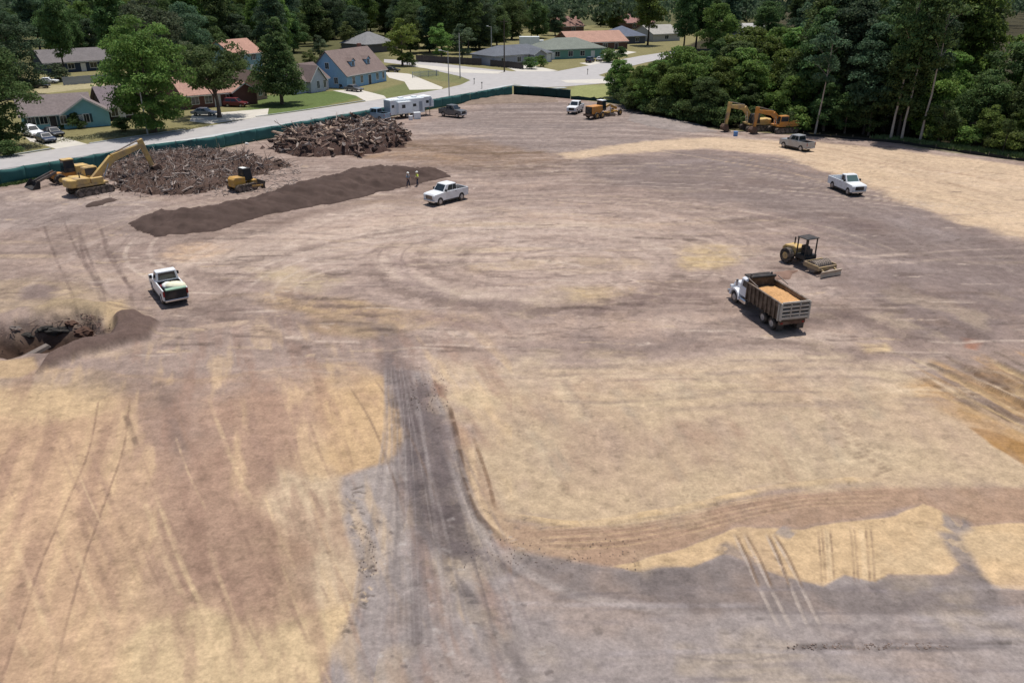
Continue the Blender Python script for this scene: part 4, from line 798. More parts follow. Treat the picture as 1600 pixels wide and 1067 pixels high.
# wheel loader left behind the excavator
r = thing('wheel_loader', 'yellow wheel loader with black bucket stretched out left of the big excavator', 'wheel loader')
MB().prism([(-3.0, .9), (-.9, .9), (-.9, 2.2), (-2.7, 2.1), (-3.0, 1.8)], -.95, .95).build('engine_hood', M_YELP, r, bevel=.06)
p = frustum((-1.0, .5), (-.9, .35), 1.4, 3.0, .65, .58); MB().hexa(p).build('cab', M_CHAS, r, bevel=.04)
MB().plate([p[4], p[5], p[6], p[7]], -.05, 1.05, -.05, 1.05, .12).build('cab_roof', M_YELP, r)
MB().plate([p[1], p[2], p[6], p[5]], .08, .92, .1, .92).build('windshield', M_GLASS, r)
for q_ in ([p[0], p[1], p[5], p[4]], [p[2], p[3], p[7], p[6]]): MB().plate(q_, .1, .9, .35, .92).build('side_window', M_GLASS, r)
MB().box(-.9, 2.0, -.5, .5, .8, 1.5).build('front_frame', M_ORG, r, bevel=.04)
for s in (-1, 1):
    for x in (-1.9, 1.35): wheel(r, x, s * 1.0, .72, .5, M_YELP, rr=.5)
    MB().beam((1.5, 0, 1.7), (4.2, 0, .75), .18, .3).move(0, Matrix.Translation((0, s * .5, 0))).build('lift_arm', M_STEEL, r)
MB().cyl((1.6, 0, 1.2), (3.2, 0, 1.05), .1).build('lift_cylinder', M_CHROME, r)
b = MB().prism([(4.0, .9), (4.15, .1), (5.2, .02), (5.2, .1), (4.25, .2), (4.12, 1.0)], -1.35, 1.35)
for s in (-1, 1): b.prism([(4.0, .9), (4.15, .05), (5.2, .02), (4.9, .4), (4.3, 1.05)], s * 1.35 - .03, s * 1.35 + .03)
b.build('bucket', M_BLK, r)
p0 = at(108, 285); p1 = at(42, 296); r.location = p0; r.rotation_euler = (0, 0, math.atan2(p1.y - p0.y, p1.x - p0.x)); r.scale = (.92,) * 3

# small dozer in front of the brush pile
r = thing('bulldozer', 'small yellow bulldozer with black cab between brush pile and dark soil mound', 'bulldozer')
tracks(r, 2.9, .85, .5, .85)
MB().prism([(-1.5, .6), (.1, .6), (.1, 1.65), (-1.2, 1.75), (-1.5, 1.5)], -.68, .68).build('engine_cover', M_YEL, r, bevel=.06)
p = frustum((-.1, 1.15), (0, 1.0), 1.2, 2.6, .62, .56); MB().hexa(p).build('cab', M_BLK, r, bevel=.04)
MB().plate([p[1], p[2], p[6], p[5]], .1, .9, .1, .9).build('windshield', M_GLASS, r)
for q_ in ([p[0], p[1], p[5], p[4]], [p[2], p[3], p[7], p[6]]): MB().plate(q_, .1, .9, .3, .9).build('side_window', M_GLASS, r)
MB().plate([p[4], p[5], p[6], p[7]], .05, .6, .1, .9, .04).build('roof_panel', M_SACKW, r)
MB().box(.9, 1.7, -.5, .5, .55, 1.1).build('front_frame', M_YEL, r, bevel=.04)
for s in (-1, 1): MB().beam((.6, 0, .55), (2.2, 0, .4), .12, .18).move(0, Matrix.Translation((0, s * 1.15, 0))).build('blade_arm', M_YEL, r)
MB().prism([(2.1, .03), (2.22, .03), (2.16, .45), (2.32, .9), (2.2, .9), (2.05, .45)], -1.4, 1.4).build('blade', M_CHAS, r)
p0 = at(380, 297); p1 = at(410, 291); r.location = p0; r.rotation_euler = (0, 0, math.atan2(p1.y - p0.y, p1.x - p0.x)); 

# motor grader
r = thing('motor_grader', 'orange yellow motor grader with black radiator, seen from its rear', 'motor grader')
MB().box(-4.2, -1.0, -1.0, 1.0, 1.0, 2.5).build('engine_hood', M_ORG, r, bevel=.08)
MB().box(-4.32, -4.2, -.8, .8, 1.1, 2.35).build('radiator', M_BLK, r); MB().box(-4.6, -4.1, -1.1, 1.1, .6, 1.0).build('rear_bumper', M_RUST, r)
p = frustum((-1.0, .4), (-.9, .3), 1.4, 3.3, .8, .7); MB().hexa(p).build('cab', M_BLK, r, bevel=.04)
MB().plate([p[4], p[5], p[6], p[7]], -.05, 1.05, -.05, 1.05, .1).build('cab_roof', M_WHITE2, r)
for q_ in ([p[0], p[1], p[5], p[4]], [p[2], p[3], p[7], p[6]], [p[1], p[2], p[6], p[5]]): MB().plate(q_, .1, .9, .25, .92).build('side_window', M_GLASS, r)
b = MB().beam((.2, 0, 1.7), (2.2, 0, 2.2), .4, .45); b.beam((2.2, 0, 2.2), (4.6, 0, 1.3), .4, .45); b.build('front_frame', M_YEL, r, bevel=.03)
MB().box(4.3, 4.8, -.9, .9, .55, .85).build('front_axle', M_YEL, r)
for s in (-1, 1):
    wheel(r, 4.55, s * 1.05, .6, .4, M_YEL); wheel(r, -1.3, s * 1.1, .65, .42, M_YEL); wheel(r, -3.0, s * 1.1, .65, .42, M_YEL)
    MB().beam((1.4, 0, .75), (4.2, 0, .9), .12, .18).move(0, Matrix.Translation((0, s * .5, 0))).build('drawbar', M_YEL, r)
    MB().cyl((2.0, s * .45, 2.2), (1.7, s * .8, .8), .06).build('lift_cylinder', M_CHROME, r)
MB().cyl((1.6, 0, .7), (1.6, 0, .85), .7, n=18).build('circle', M_YEL, r)
b = MB().prism([(-.05, .05), (.05, .05), (.0, .35), (.1, .65), (0, .65), (-.1, .35)], -1.8, 1.8); b.move(0, Matrix.Translation((1.6, 0, 0)) @ Matrix.Rotation(.5, 4, 'Z')); b.build('blade', M_STEEL, r)
p0 = at(918, 186); p1 = at(962, 180); r.location = (p0 + p1) / 2; r.rotation_euler = (0, 0, math.atan2(p1.y - p0.y, p1.x - p0.x) + .1); r.location.z = 0; r.scale = (.9,) * 3

# ------------------------------------------------------------------ camper trailer
r = thing('camper_trailer', 'long white camper trailer with small dark windows parked inside the green fence', 'camper trailer')
MB().box(-4.6, 2.6, -1.22, 1.22, .7, 3.35).build('body', M_WHITE2, r, bevel=.06)
MB().prism([(2.55, 1.55), (4.6, 1.55), (4.6, 2.6), (4.0, 3.5), (2.55, 3.5)], -1.22, 1.22).build('raised_nose', M_WHITE2, r, bevel=.06)
MB().box(-3.3, -.6, -1.95, -1.22, .95, 3.0).build('slide_out', M_WHITE2, r, bevel=.03)
M_TW = mat('trailer_front_grey', (.3, .34, .38), .4)
MB().box(-4.66, -4.6, -1.1, 1.1, .9, 3.2).build('end_panel', M_TW, r)
for x0, x1, z0, z1, y in ((-2.6, -1.9, 1.9, 2.5, -1.965), (.1, .8, 1.9, 2.4, -1.235), (1.4, 2.1, 1.0, 2.7, -1.235), (2.9, 3.5, 2.3, 2.8, -1.235), (-4.3, -3.8, 2.0, 2.5, -1.235)):
    MB().box(x0, x1, y, y + .02, z0, z1).build('window' if z0 > 1.1 else 'door', M_GLASS if z0 > 1.1 else M_TW, r)
MB().box(3.6, 4.0, -1.25, -1.22, 1.7, 3.0).build('stripe', M_TW, r); MB().box(-4.0, 2.4, -.9, .9, 3.35, 3.42).build('roof_membrane', M_WHITE2, r)
for x in (-2.2, .6): MB().box(x, x + .9, -.4, .4, 3.42, 3.65).build('roof_vent', M_WHITE2, r, bevel=.04)
for s in (-1, 1):
    for x in (-1.2, -.1): wheel(r, x, s * 1.0, .38, .25)
    MB().box(3.9, 4.0, s * .7 - .05, s * .7 + .05, 0, 1.55).build('landing_leg', M_STEEL, r)
p0 = at(606, 187.5); p1 = at(671, 180.5); r.location = (p0 + p1) / 2 + Vector((0, 1.2, 0)); r.rotation_euler = (0, 0, math.atan2(p1.y - p0.y, p1.x - p0.x)); r.location.z = 0
def box_item(name, px, py, dx, dy, dz, m, label, cat, rot=0.3, lid=None):
    o = MB().box(-dx / 2, dx / 2, -dy / 2, dy / 2, 0, dz).build(name, m, bevel=.03); o.location = at(px, py); o.rotation_euler = (0, 0, rot); tag(o, label, cat)
    MB().box(-dx / 2 - .03, dx / 2 + .03, -dy / 2 - .03, dy / 2 + .03, dz, dz + .07).build('lid', lid or m, o, bevel=.02); return o
box_item('storage_box', 652, 186, 1.2, .8, 1.1, M_WHITE2, 'white storage box standing against the side of the camper trailer', 'box')
box_item('storage_box', 642, 188, .6, .6, .7, M_WHITE, 'smaller white box left of the storage box at the camper trailer', 'box', .6)
box_item('storage_box', 613, 192, .7, .6, .5, M_WHITE2, 'low white box at the left end of the camper trailer beside the log pile', 'box', .1)
box_item('water_cooler', 1149, 213, .6, .45, .7, mat('blue_plastic', (.12, .25, .5), .5), 'blue cooler on the ground between the two excavator buckets', 'cooler', .1)
r, a = pickup('pale blue pickup mostly hidden between camper trailer and log pile', M_LBLUE, G_P); r.location = at(588, 188); r.rotation_euler = (0, 0, 2.6)

# ------------------------------------------------------------------ people
def skinm(name, m, verts, edges, rad, parent=None, root=0):
    me = bpy.data.meshes.new(name); me.from_pydata(verts, edges, []); o = bpy.data.objects.new(name, me); link(o, parent); me.materials.append(m)
    md = o.modifiers.new('skin', 'SKIN'); md.use_smooth_shade = True
    if not me.skin_vertices: me.skin_vertices.new()
    for i, rr in enumerate(rad): me.skin_vertices[0].data[i].radius = (rr, rr) if not isinstance(rr, tuple) else rr; me.skin_vertices[0].data[i].use_root = (i == root)
    s = o.modifiers.new('sub', 'SUBSURF'); s.levels = s.render_levels = 2; return o
M_SKIN = mat('skin', (.42, .25, .17), .6, var=.05); M_VEST = mat('hi_vis_vest', (.62, .72, .1), .7, var=.08); M_JEAN = mat('dark_jeans', (.05, .06, .09), .85); M_SHIRT = mat('grey_blue_shirt', (.22, .27, .32), .85); M_HAT = mat('hard_hat_white', (.75, .75, .7), .35); M_HAIR = mat('hair_dark', (.03, .02, .015), .8)
M_REFL = mat('reflective_tape', (.75, .75, .7), .4)
def person(label, px, py, rot, shirt, vest, hat, arm, trous, sleeve=None):
    V = [(0, 0, .93), (0, 0, 1.15), (0, 0, 1.38), (0, 0, 1.5), (.01, 0, 1.6), (.02, 0, 1.7)]; E_ = [(0, 1), (1, 2), (2, 3), (3, 4), (4, 5)]; R = [(.15, .11), (.14, .1), (.17, .11), .06, (.085, .1), (.08, .09)]
    J = [(.02, .06), (-.02, -.06)]
    for k, s in enumerate((1, -1)):
        n = len(V); st = .12 * s
        V += [(0, s * .1, .88), (st * .4 + .03, s * .12, .48), (st, s * .14, .08), (st + .16, s * .16, .04)]; R += [.09, .065, .042, .04]; E_ += [(0, n), (n, n + 1), (n + 1, n + 2), (n + 2, n + 3)]
        n = len(V); a_ = arm[k]
        V += [(0, s * .2, 1.42), (a_[0], s * (.27 + a_[3]), 1.42 - a_[1]), (a_[2], s * (.26), 1.42 - a_[4]), (a_[2] + .05, s * .25, 1.42 - a_[4] - .09)]; R += [.062, .045, .032, .035]; E_ += [(2, n), (n, n + 1), (n + 1, n + 2), (n + 2, n + 3)]
        for f in range(4): V.append((a_[2] + .09 - .012 * f, s * .25 + (f - 1.5) * .02, 1.42 - a_[4] - .17 + .01 * abs(f - 1))); R.append(.009); E_.append((n + 3, len(V) - 1))
        V.append((a_[2] + .11, s * .22, 1.42 - a_[4] - .1)); R.append(.01); E_.append((n + 3, len(V) - 1))
    o = skinm('person', M_SKIN, V, E_, R); o.location = at(px, py); o.rotation_euler = (0, 0, rot); tag(o, label, 'person')
    tv = [(0, 0, .97)]; te = []; tr = [(.16, .125)]
    for s in (1, -1):
        st = .12 * s; n = len(tv); tv += [(0, s * .1, .86), (st * .4 + .03, s * .12, .48), (st, s * .14, .12)]; tr += [.105, .083, .068]; te += [(0, n), (n, n + 1), (n + 1, n + 2)]
    skinm('trousers', trous, tv, te, tr, o)
    for s in (1, -1): st = .12 * s; skinm('boot', M_HAIR, [(st, s * .14, .14), (st, s * .14, .05), (st + .17, s * .16, .045)], [(0, 1), (1, 2)], [.06, .058, .045], o)
    sv = [(0, 0, .98), (0, 0, 1.15), (0, 0, 1.36), (0, 0, 1.47)]; se = [(0, 1), (1, 2), (2, 3)]; sr = [(.165, .125), (.16, .12), (.19, .13), (.08, .08)]
    for k, s in enumerate((1, -1)):
        a_ = arm[k]; n = len(sv); sv += [(0, s * .2, 1.42), (a_[0], s * (.27 + a_[3]), 1.42 - a_[1])]; sr += [.08, .06]; se += [(2, n), (n, n + 1)]
    skinm('shirt', shirt, sv, se, sr, o)
    if vest:
        skinm('safety_vest', M_VEST, [(0, 0, .98), (0, 0, 1.15), (0, 0, 1.36), (0, 0, 1.46)], [(0, 1), (1, 2), (2, 3)], [(.18, .14), (.175, .135), (.205, .145), (.1, .09)], o)
        MB().cyl((0, 0, 1.12), (0, 0, 1.17), .185, .185, 14).build('reflective_band', M_REFL, o)
    hb = MB(); n = 12
    for k in range(5):
        a_ = k / 4 * math.pi / 2; hb.v += [(math.cos(6.283 * i / n) * .135 * math.cos(a_ * .92) + .02, math.sin(6.283 * i / n) * .125 * math.cos(a_ * .92), 1.70 + .12 * math.sin(a_)) for i in range(n)]
    hb.v += [(math.cos(6.283 * i / n) * .18 + .035, math.sin(6.283 * i / n) * .15, 1.695) for i in range(n)]
    for k in range(4): hb.f += [(k * n + i, k * n + (i + 1) % n, (k + 1) * n + (i + 1) % n, (k + 1) * n + i) for i in range(n)]
    hb.f += [(i, (i + 1) % n, 5 * n + (i + 1) % n, 5 * n + i) for i in range(n)] + [tuple(range(4 * n, 5 * n))]
    hb.build('hard_hat' , hat, o, smooth=True)
    MB().hexa([(.085, -.015, 1.60), (.125, -.018, 1.6), (.125, .018, 1.6), (.085, .015, 1.6), (.085, -.01, 1.65), (.1, -.01, 1.65), (.1, .01, 1.65), (.085, .01, 1.65)]).build('nose', M_SKIN, o)
    for s in (-1, 1): MB().box(.09, .108, s * .035 - .01, s * .035 + .01, 1.645, 1.66).build('eye', M_HAIR, o); MB().box(-.01, .03, s * .095 - .01, s * .095 + .01, 1.6, 1.66).build('ear', M_SKIN, o)
    MB().box(.095, .106, -.025, .025, 1.565, 1.575).build('mouth', M_MAROON, o)
    return o
person('person in grey work shirt and dark trousers standing nearer the brush pile', 638, 292, -.5, M_SHIRT, False, M_HAT, [(.1, .28, .2, .02, .5), (0, .28, .05, .05, .55)], M_JEAN)
person('person in bright yellow safety vest standing closer to the white pickup', 652.5, 290.5, 3.5, M_VEST, True, M_HAT, [(.02, .28, .12, .1, .45), (.05, .27, .2, .1, .42)], M_JEAN)
# ================================================================== GREEN SCREEN FENCE
def fence_mat(name, c):
    m = mat(name, tuple(alb(c)), .85, var=.15, scale=.8); return m
M_GS = fence_mat('green_screen_fabric', (62, 112, 110)); M_GS2 = fence_mat('green_screen_fabric_dark', (30, 62, 60)); M_POST = mat('fence_post_steel', (.3, .32, .32), .5, .5)
M_GSP = fence_mat('sun_bleached_screen', (128, 182, 176))
def run(pts, gap):
    L = smooth_line(W(pts), 8) if len(pts) > 2 else W(pts); seg = np.sqrt(((L[1:] - L[:-1]) ** 2).sum(1)); cum = np.concatenate([[0], np.cumsum(seg)]); n = int(cum[-1] / gap)
    return [Vector((np.interp(t, cum, L[:, 0]), np.interp(t, cum, L[:, 1]), 0)) for t in np.linspace(0, cum[-1], n + 1)]
def screen_fence(label, pts, h, m, gap=3.0, wav=.12):
    P = run(pts, gap); c = P[len(P) // 2]; r = thing('screen_fence', label, 'fence', loc=c)
    for i, p in enumerate(P):
        MB().cyl((p.x - c.x, p.y - c.y, 0), (p.x - c.x, p.y - c.y, h + .08), .05, n=6).build('post', M_POST, r)
    for i in range(len(P) - 1):
        a, b_ = P[i] - c, P[i + 1] - c; d = (b_ - a).normalized(); nrm = Vector((-d.y, d.x, 0)); vs = []; nx, nz = 6, 4; ph = random.uniform(0, 6); sag = random.uniform(0, .1); lean = random.uniform(-.05, .05)
        for k in range(nz + 1):
            for j in range(nx + 1):
                u = j / nx; z = k / nz; o = wav * math.sin(math.pi * u) * math.sin(math.pi * z) * math.sin(ph + 3 * u) + lean * z - .07
                p = a.lerp(b_, u) + nrm * o; vs.append((p.x, p.y, .03 + z * (h - sag * math.sin(math.pi * u))))
        b = MB().add(vs, [(k * (nx + 1) + j, k * (nx + 1) + j + 1, (k + 1) * (nx + 1) + j + 1, (k + 1) * (nx + 1) + j) for k in range(nz) for j in range(nx)])
        o = b.build('screen_panel', m, r, smooth=True); sm = o.modifiers.new('thick', 'SOLIDIFY'); sm.thickness = .012
        MB().cyl((a.x, a.y, h + .02), (b_.x, b_.y, h + .02), .03, n=6).build('top_rail', M_POST, r)
    return r
screen_fence('long green screen fence running along the kerb beside the street', FENCE_BASE[:9] + [(800, 148)], 1.85, M_GS)
screen_fence('dark green screen fence turning away from the street corner to the junction', [(803, 148), (850, 151), (891, 155)], 1.85, M_GS2, 3.5)
def silt(label, pts, h, m, gap=2.4):
    P = run(pts, gap); c = P[len(P) // 2]; r = thing('silt_fence', label, 'fence', loc=c)
    for p in P: MB().box(-.03, .03, -.03, .03, 0, h + .12).move(0, Matrix.Translation(p - c)).build('stake', M_STAKE, r)
    for i in range(len(P) - 1):
        a, b_ = P[i] - c, P[i + 1] - c; q = [(a.lerp(b_, j / 3), random.uniform(.55, 1.0)) for j in range(4)]; vs = []
        for p, t in q: vs += [(p.x, p.y - .05, 0), (p.x, p.y - .05, h * t)]
        o = MB().add(vs, [(0, 2, 3, 1), (2, 4, 5, 3), (4, 6, 7, 5)]).build('fabric_panel', m, r); sm = o.modifiers.new('thick', 'SOLIDIFY'); sm.thickness = .01
M_STAKE = mat('grey_stake', (.25, .2, .15), .9); M_SILT = mat('black_silt_fabric', (.02, .021, .02), .9)
silt('low black silt fence between the haul road and the woods at the right', [(1255, 212), (1320, 217), (1400, 224), (1500, 239), (1600, 253), (1700, 268)], .55, M_SILT)
silt('low dark green fabric fence from the junction corner to the woods', [(892, 156), (930, 158), (985, 166)], .9, M_GS2)

# ================================================================== POLES
def pole(px, py, top, label, wood=False, arm=None, nm='street_lamp', cross=False, r0=.15):
    p = at(px, py); zc = 0
    # height from the pixel row of the top
    Y = (533.5 - top) / F; h = H + p.y * (Y * math.cos(TH) - math.sin(TH)) / (math.cos(TH) + Y * math.sin(TH))
    r = thing(nm, label, 'street lamp' if nm == 'street_lamp' else 'utility pole', loc=p)
    m = M_POLEW if wood else M_POLEC
    MB().cyl((0, 0, 0), (0, 0, h), r0, r0 * .6, 8).build('pole', m, r)
    if arm:
        MB().cyl((0, 0, h - .2), (arm, -.3, h + .15), .05, n=6).build('arm', M_POLEC, r); MB().box(arm - .35, arm + .3, -.45, -.15, h + .08, h + .24).build('lamp_head', M_WHITE2, r, bevel=.03)
    if cross: MB().box(-1.1, 1.1, -.06, .06, h - .8, h - .65).build('crossarm', m, r)
    return h
M_POLEW = mat('dark_timber_pole', (.06, .045, .035), .9); M_POLEC = mat('concrete_pole', (.42, .40, .38), .8)
pole(231, 211, 139, 'pale concrete lamp post on the kerb in front of the big leafy tree', arm=-.9)
pole(702, 152, 80, 'grey street lamp at the fence right of the camper trailer, arm to the left', arm=-1.6, r0=.13)
pole(719, 123, 52, 'slim grey pole on the grass island of the junction', nm='utility_pole', r0=.14)
pole(768, 90, 42, 'pale street lamp beside the dark board fence end', arm=-1.2, r0=.18)
pole(788, 113, 30, 'dark timber utility pole at the corner by the grey hip roofed house', True, None, 'utility_pole', True, .2)
pole(830, 60, 20, 'far dark timber pole behind the grey hip roofed house', True, None, 'utility_pole', True, .2)
for px, py, h, lb in ((753, 139, 1.3, 'grey mailbox on a post by the street junction'), (918, 117, 1.3, 'grey mailbox on a post on the far side of the cross street'), (741, 132, 1.2, 'mailbox post at the end of the concrete drive')):
    r = thing('mailbox', lb, 'mailbox', loc=at(px, py)); MB().box(-.06, .06, -.06, .06, 0, h - .1).build('post', M_POLEW, r); MB().box(-.14, .14, -.3, .3, h - .1, h + .2).build('box', M_DGREY, r, bevel=.05)

# ================================================================== HOUSES
M_TRIM = mat('white_trim', (.66, .67, .66), .6)
def gable_roof(b, x0, x1, y0, y1, ze, rise, oh=.45, th=.16, along='x'):
    if along == 'x':
        ym = (y0 + y1) / 2; s = rise / ((y1 - y0) / 2)
        for sg, ye in ((-1, y0 - oh), (1, y1 + oh)):
            zl = ze - oh * s
            b.hexa([(x0 - oh, ye, zl), (x1 + oh, ye, zl), (x1 + oh, ym, ze + rise), (x0 - oh, ym, ze + rise), (x0 - oh, ye, zl + th), (x1 + oh, ye, zl + th), (x1 + oh, ym, ze + rise + th), (x0 - oh, ym, ze + rise + th)])
    else:
        xm = (x0 + x1) / 2; s = rise / ((x1 - x0) / 2)
        for sg, xe in ((-1, x0 - oh), (1, x1 + oh)):
            zl = ze - oh * s
            b.hexa([(xe, y0 - oh, zl), (xm, y0 - oh, ze + rise), (xm, y1 + oh, ze + rise), (xe, y1 + oh, zl), (xe, y0 - oh, zl + th), (xm, y0 - oh, ze + rise + th), (xm, y1 + oh, ze + rise + th), (xe, y1 + oh, zl + th)])
def gable_wall(b, x0, x1, y0, y1, h, rise, along='x'):
    b.box(x0, x1, y0, y1, 0, h)
    if along == 'x':
        ym = (y0 + y1) / 2
        for x, d in ((x0, .2), (x1 - .2, .2)): b.add([(x, y0, h), (x, y1, h), (x, ym, h + rise - .02), (x + d, y0, h), (x + d, y1, h), (x + d, ym, h + rise - .02)], [(0, 1, 2), (5, 4, 3), (0, 3, 4, 1), (1, 4, 5, 2), (2, 5, 3, 0)])
    else:
        xm = (x0 + x1) / 2
        for y, d in ((y0, .2), (y1 - .2, .2)): b.add([(x0, y, h), (x1, y, h), (xm, y, h + rise - .02), (x0, y + d, h), (x1, y + d, h), (xm, y + d, h + rise - .02)], [(0, 1, 2), (5, 4, 3), (0, 3, 4, 1), (1, 4, 5, 2), (2, 5, 3, 0)])
def hip_roof(b, x0, x1, y0, y1, ze, rise, oh=.5, th=.16):
    x0 -= oh; x1 += oh; y0 -= oh; y1 += oh; w_ = (y1 - y0) / 2; ym = (y0 + y1) / 2
    vs = [(x0, y0, ze), (x1, y0, ze), (x1, y1, ze), (x0, y1, ze), (x0 + w_, ym, ze + rise), (x1 - w_, ym, ze + rise)]
    vs += [(x, y, z - th) for x, y, z in vs[:4]]
    b.add(vs, [(0, 1, 5, 4), (1, 2, 5), (2, 3, 4, 5), (3, 0, 4), (6, 9, 8, 7), (0, 6, 7, 1), (1, 7, 8, 2), (2, 8, 9, 3), (3, 9, 6, 0)])
def window(r, x, z, w_, h, y, face='front', m=None, sh=None):
    """window on the front (y const) or side (x const) wall: frame with recessed pane"""
    def box(b, a0, a1, d0, d1, z0, z1):
        if face == 'front': b.box(a0, a1, y - d1, y - d0, z0, z1)
        elif face == 'left': b.box(y - d1, y - d0, a0, a1, z0, z1)
        else: b.box(y + d0, y + d1, a0, a1, z0, z1)
        return b
    b = MB()
    for a0, a1, z0, z1 in ((x - w_ / 2 - .08, x - w_ / 2, z, z + h), (x + w_ / 2, x + w_ / 2 + .08, z, z + h), (x - w_ / 2 - .08, x + w_ / 2 + .08, z + h, z + h + .1), (x - w_ / 2 - .1, x + w_ / 2 + .1, z - .1, z), (x - .025, x + .025, z, z + h)): box(b, a0, a1, 0, .07, z0, z1)
    f = b.build('window', m or M_TRIM, r); box(MB(), x - w_ / 2, x + w_ / 2, .005, .03, z, z + h).build('pane', M_GLASS, f)
    if sh:
        for s in (-1, 1): box(MB(), x + s * (w_ / 2 + .3) - .18, x + s * (w_ / 2 + .3) + .18, .003, .05, z - .05, z + h + .05).build('shutter', sh, r)
def door(r, x, w_, h, y, m, face='front', nm='door'):
    def bb(b, a0, a1, d0, d1, z0, z1):
        if face == 'front': b.box(a0, a1, y - d1, y - d0, z0, z1)
        elif face == 'left': b.box(y - d1, y - d0, a0, a1, z0, z1)
        else: b.box(y + d0, y + d1, a0, a1, z0, z1)
        return b
    o = bb(MB(), x - w_ / 2, x + w_ / 2, .004, .05, .05, h).build(nm, m, r); bb(bb(bb(MB(), x - w_ / 2 - .1, x - w_ / 2, 0, .08, 0, h), x + w_ / 2, x + w_ / 2 + .1, 0, .08, 0, h), x - w_ / 2 - .1, x + w_ / 2 + .1, 0, .08, h, h + .1).build('frame', M_TRIM, o)
HOUSES = []; NAMES = []
def house(label, pl, pr, depth, wall, roof, h=2.6, rise=2.2, kind='gable', along='x', wing=None, wins=(), doors=(), dormers=(), chim=None, lwins=(), shut=None, gar=None, z0=0.0):
    a, c = at(*pl), at(*pr); d = (c - a); w_ = d.length; d.normalize(); r = thing('house', label, 'house', loc=a, rot=math.atan2(d.y, d.x))
    NAMES.append(((a + c) / 2, label))
    HOUSES.append(((a + c) / 2 + Vector((-d.y, d.x, 0)) * depth * .5, w_ * .5 + 9))
    mw = mat('wall_%s' % '_'.join(map(str, wall)), tuple(alb(wall)), .85, var=.08, scale=1.5); mr_ = mat('roof_%s' % '_'.join(map(str, roof)), tuple(alb(roof)), .9, var=.2, scale=2.5, dirt=tuple(alb(roof) * .7), dirt_amt=.4, dscale=.5)
    b = MB(); rb = MB()
    if kind == 'gable': gable_wall(b, 0, w_, 0, depth, h, rise, along); gable_roof(rb, 0, w_, 0, depth, h, rise, along=along)
    else: b.box(0, w_, 0, depth, 0, h); hip_roof(rb, 0, w_, 0, depth, h + .1, rise)
    b.build('wall', mw, r); ro = rb.build('roof', mr_, r)
    if wing:
        x0, x1, y0, rs = wing; b = MB(); gable_wall(b, x0, x1, y0, depth / 2, h + .02, rs, 'y'); b.build('front_wing', mw, r); b = MB(); gable_roof(b, x0, x1, y0, depth / 2, h + .04, rs, along='y'); b.build('wing_roof', mr_, r)
        b = MB(); xm = (x0 + x1) / 2
        for s, xe in ((-1, x0 - .45), (1, x1 + .45)):
            zl = h - .45 * rs / ((x1 - x0) / 2); b.hexa([(xe, y0 - .5, zl - .1), (xm, y0 - .5, h + rs - .1), (xm, y0 - .46, h + rs - .1), (xe, y0 - .46, zl - .1), (xe, y0 - .5, zl + .15), (xm, y0 - .5, h + rs + .15), (xm, y0 - .46, h + rs + .15), (xe, y0 - .46, zl + .15)])
        b.build('barge_board', M_TRIM, r)
    MB().box(-.2, w_ + .2, -.5, -.44, h - .35 if kind == 'gable' and along == 'x' else h - .12, h - .2 if kind == 'gable' and along == 'x' else h + .06).build('gutter', M_TRIM, r)
    for x, z, ww, hh, y in wins: window(r, x * w_, z, ww, hh, y, sh=shut)
    for y, z, ww, hh in lwins: window(r, y, z, ww, hh, 0, 'left')
    for x, ww, hh, y, m in doors: door(r, x * w_, ww, hh, y, m)
    if gar: x, ww, y = gar; door(r, x * w_, ww, 2.2, y, M_TRIM, nm='garage_door')
    s = rise / (depth / 2)
    for x in dormers:
        x *= w_; y0 = depth * .14; zb = h + y0 * s; b = MB(); b.box(x - .75, x + .75, y0, y0 + 2.2, zb, zb + 1.3)
        b.add([(x - .75, y0, zb + 1.3), (x + .75, y0, zb + 1.3), (x, y0, zb + 1.9), (x - .75, y0 + .1, zb + 1.3), (x + .75, y0 + .1, zb + 1.3), (x, y0 + .1, zb + 1.9)], [(0, 1, 2), (5, 4, 3), (0, 3, 4, 1), (1, 4, 5, 2), (2, 5, 3, 0)])
        dm = b.build('dormer', mw, r); b = MB(); gable_roof(b, x - .75, x + .75, y0, y0 + 2.6, zb + 1.32, .6, oh=.2, th=.1, along='y'); b.build('dormer_roof', mr_, dm)
        f = MB().box(x - .4, x + .4, y0 - .05, y0 - .003, zb + .25, zb + 1.2).build('dormer_window', M_GLASS, dm)
    if chim: x, y, zt = chim; MB().box(x * w_ - .4, x * w_ + .4, y - .4, y + .4, h, zt).build('chimney', M_BRICK, ro)
    return r, w_, d
M_BRICK = mat('brick_chimney', (.25, .12, .09), .9, var=.2, scale=8); M_DOOR = mat('dark_door', (.05, .045, .05), .5); M_WHD = mat('white_door', (.6, .6, .6), .5); M_SHUT = mat('dark_shutter', (.03, .06, .08), .6)
house('teal cottage with grey brown roof and front gable behind the parked cars', (38, 205), (147, 196.5), 7.0, (150, 208, 226), (142, 130, 128), 2.5, 2.6, wing=(6.0, 13.2, -1.6, 2.3), wins=((.13, .9, 1.1, 1.2, 0), (.3, .9, 1.1, 1.2, 0), (.57, .9, .9, 1.3, -1.6), (.72, .9, .9, 1.3, -1.6), (.9, .9, .9, 1.3, -1.6)), doors=((.43, 1.0, 2.05, 0, M_DOOR), (.81, 1.0, 2.05, -1.6, M_WHD)), shut=M_SHUT)
house('dark brown house with mauve grey roof, half behind the big leafy tree', (168, 190), (214, 185.5), 8, (70, 58, 56), (138, 126, 130), 2.5, 3.0, wins=((.3, .8, 1.3, 1.4, 0), (.75, .8, 1.3, 1.4, 0)), doors=((.52, 1.0, 2.1, 0, M_WHD),), lwins=((3, 1, 1, 1.1),))
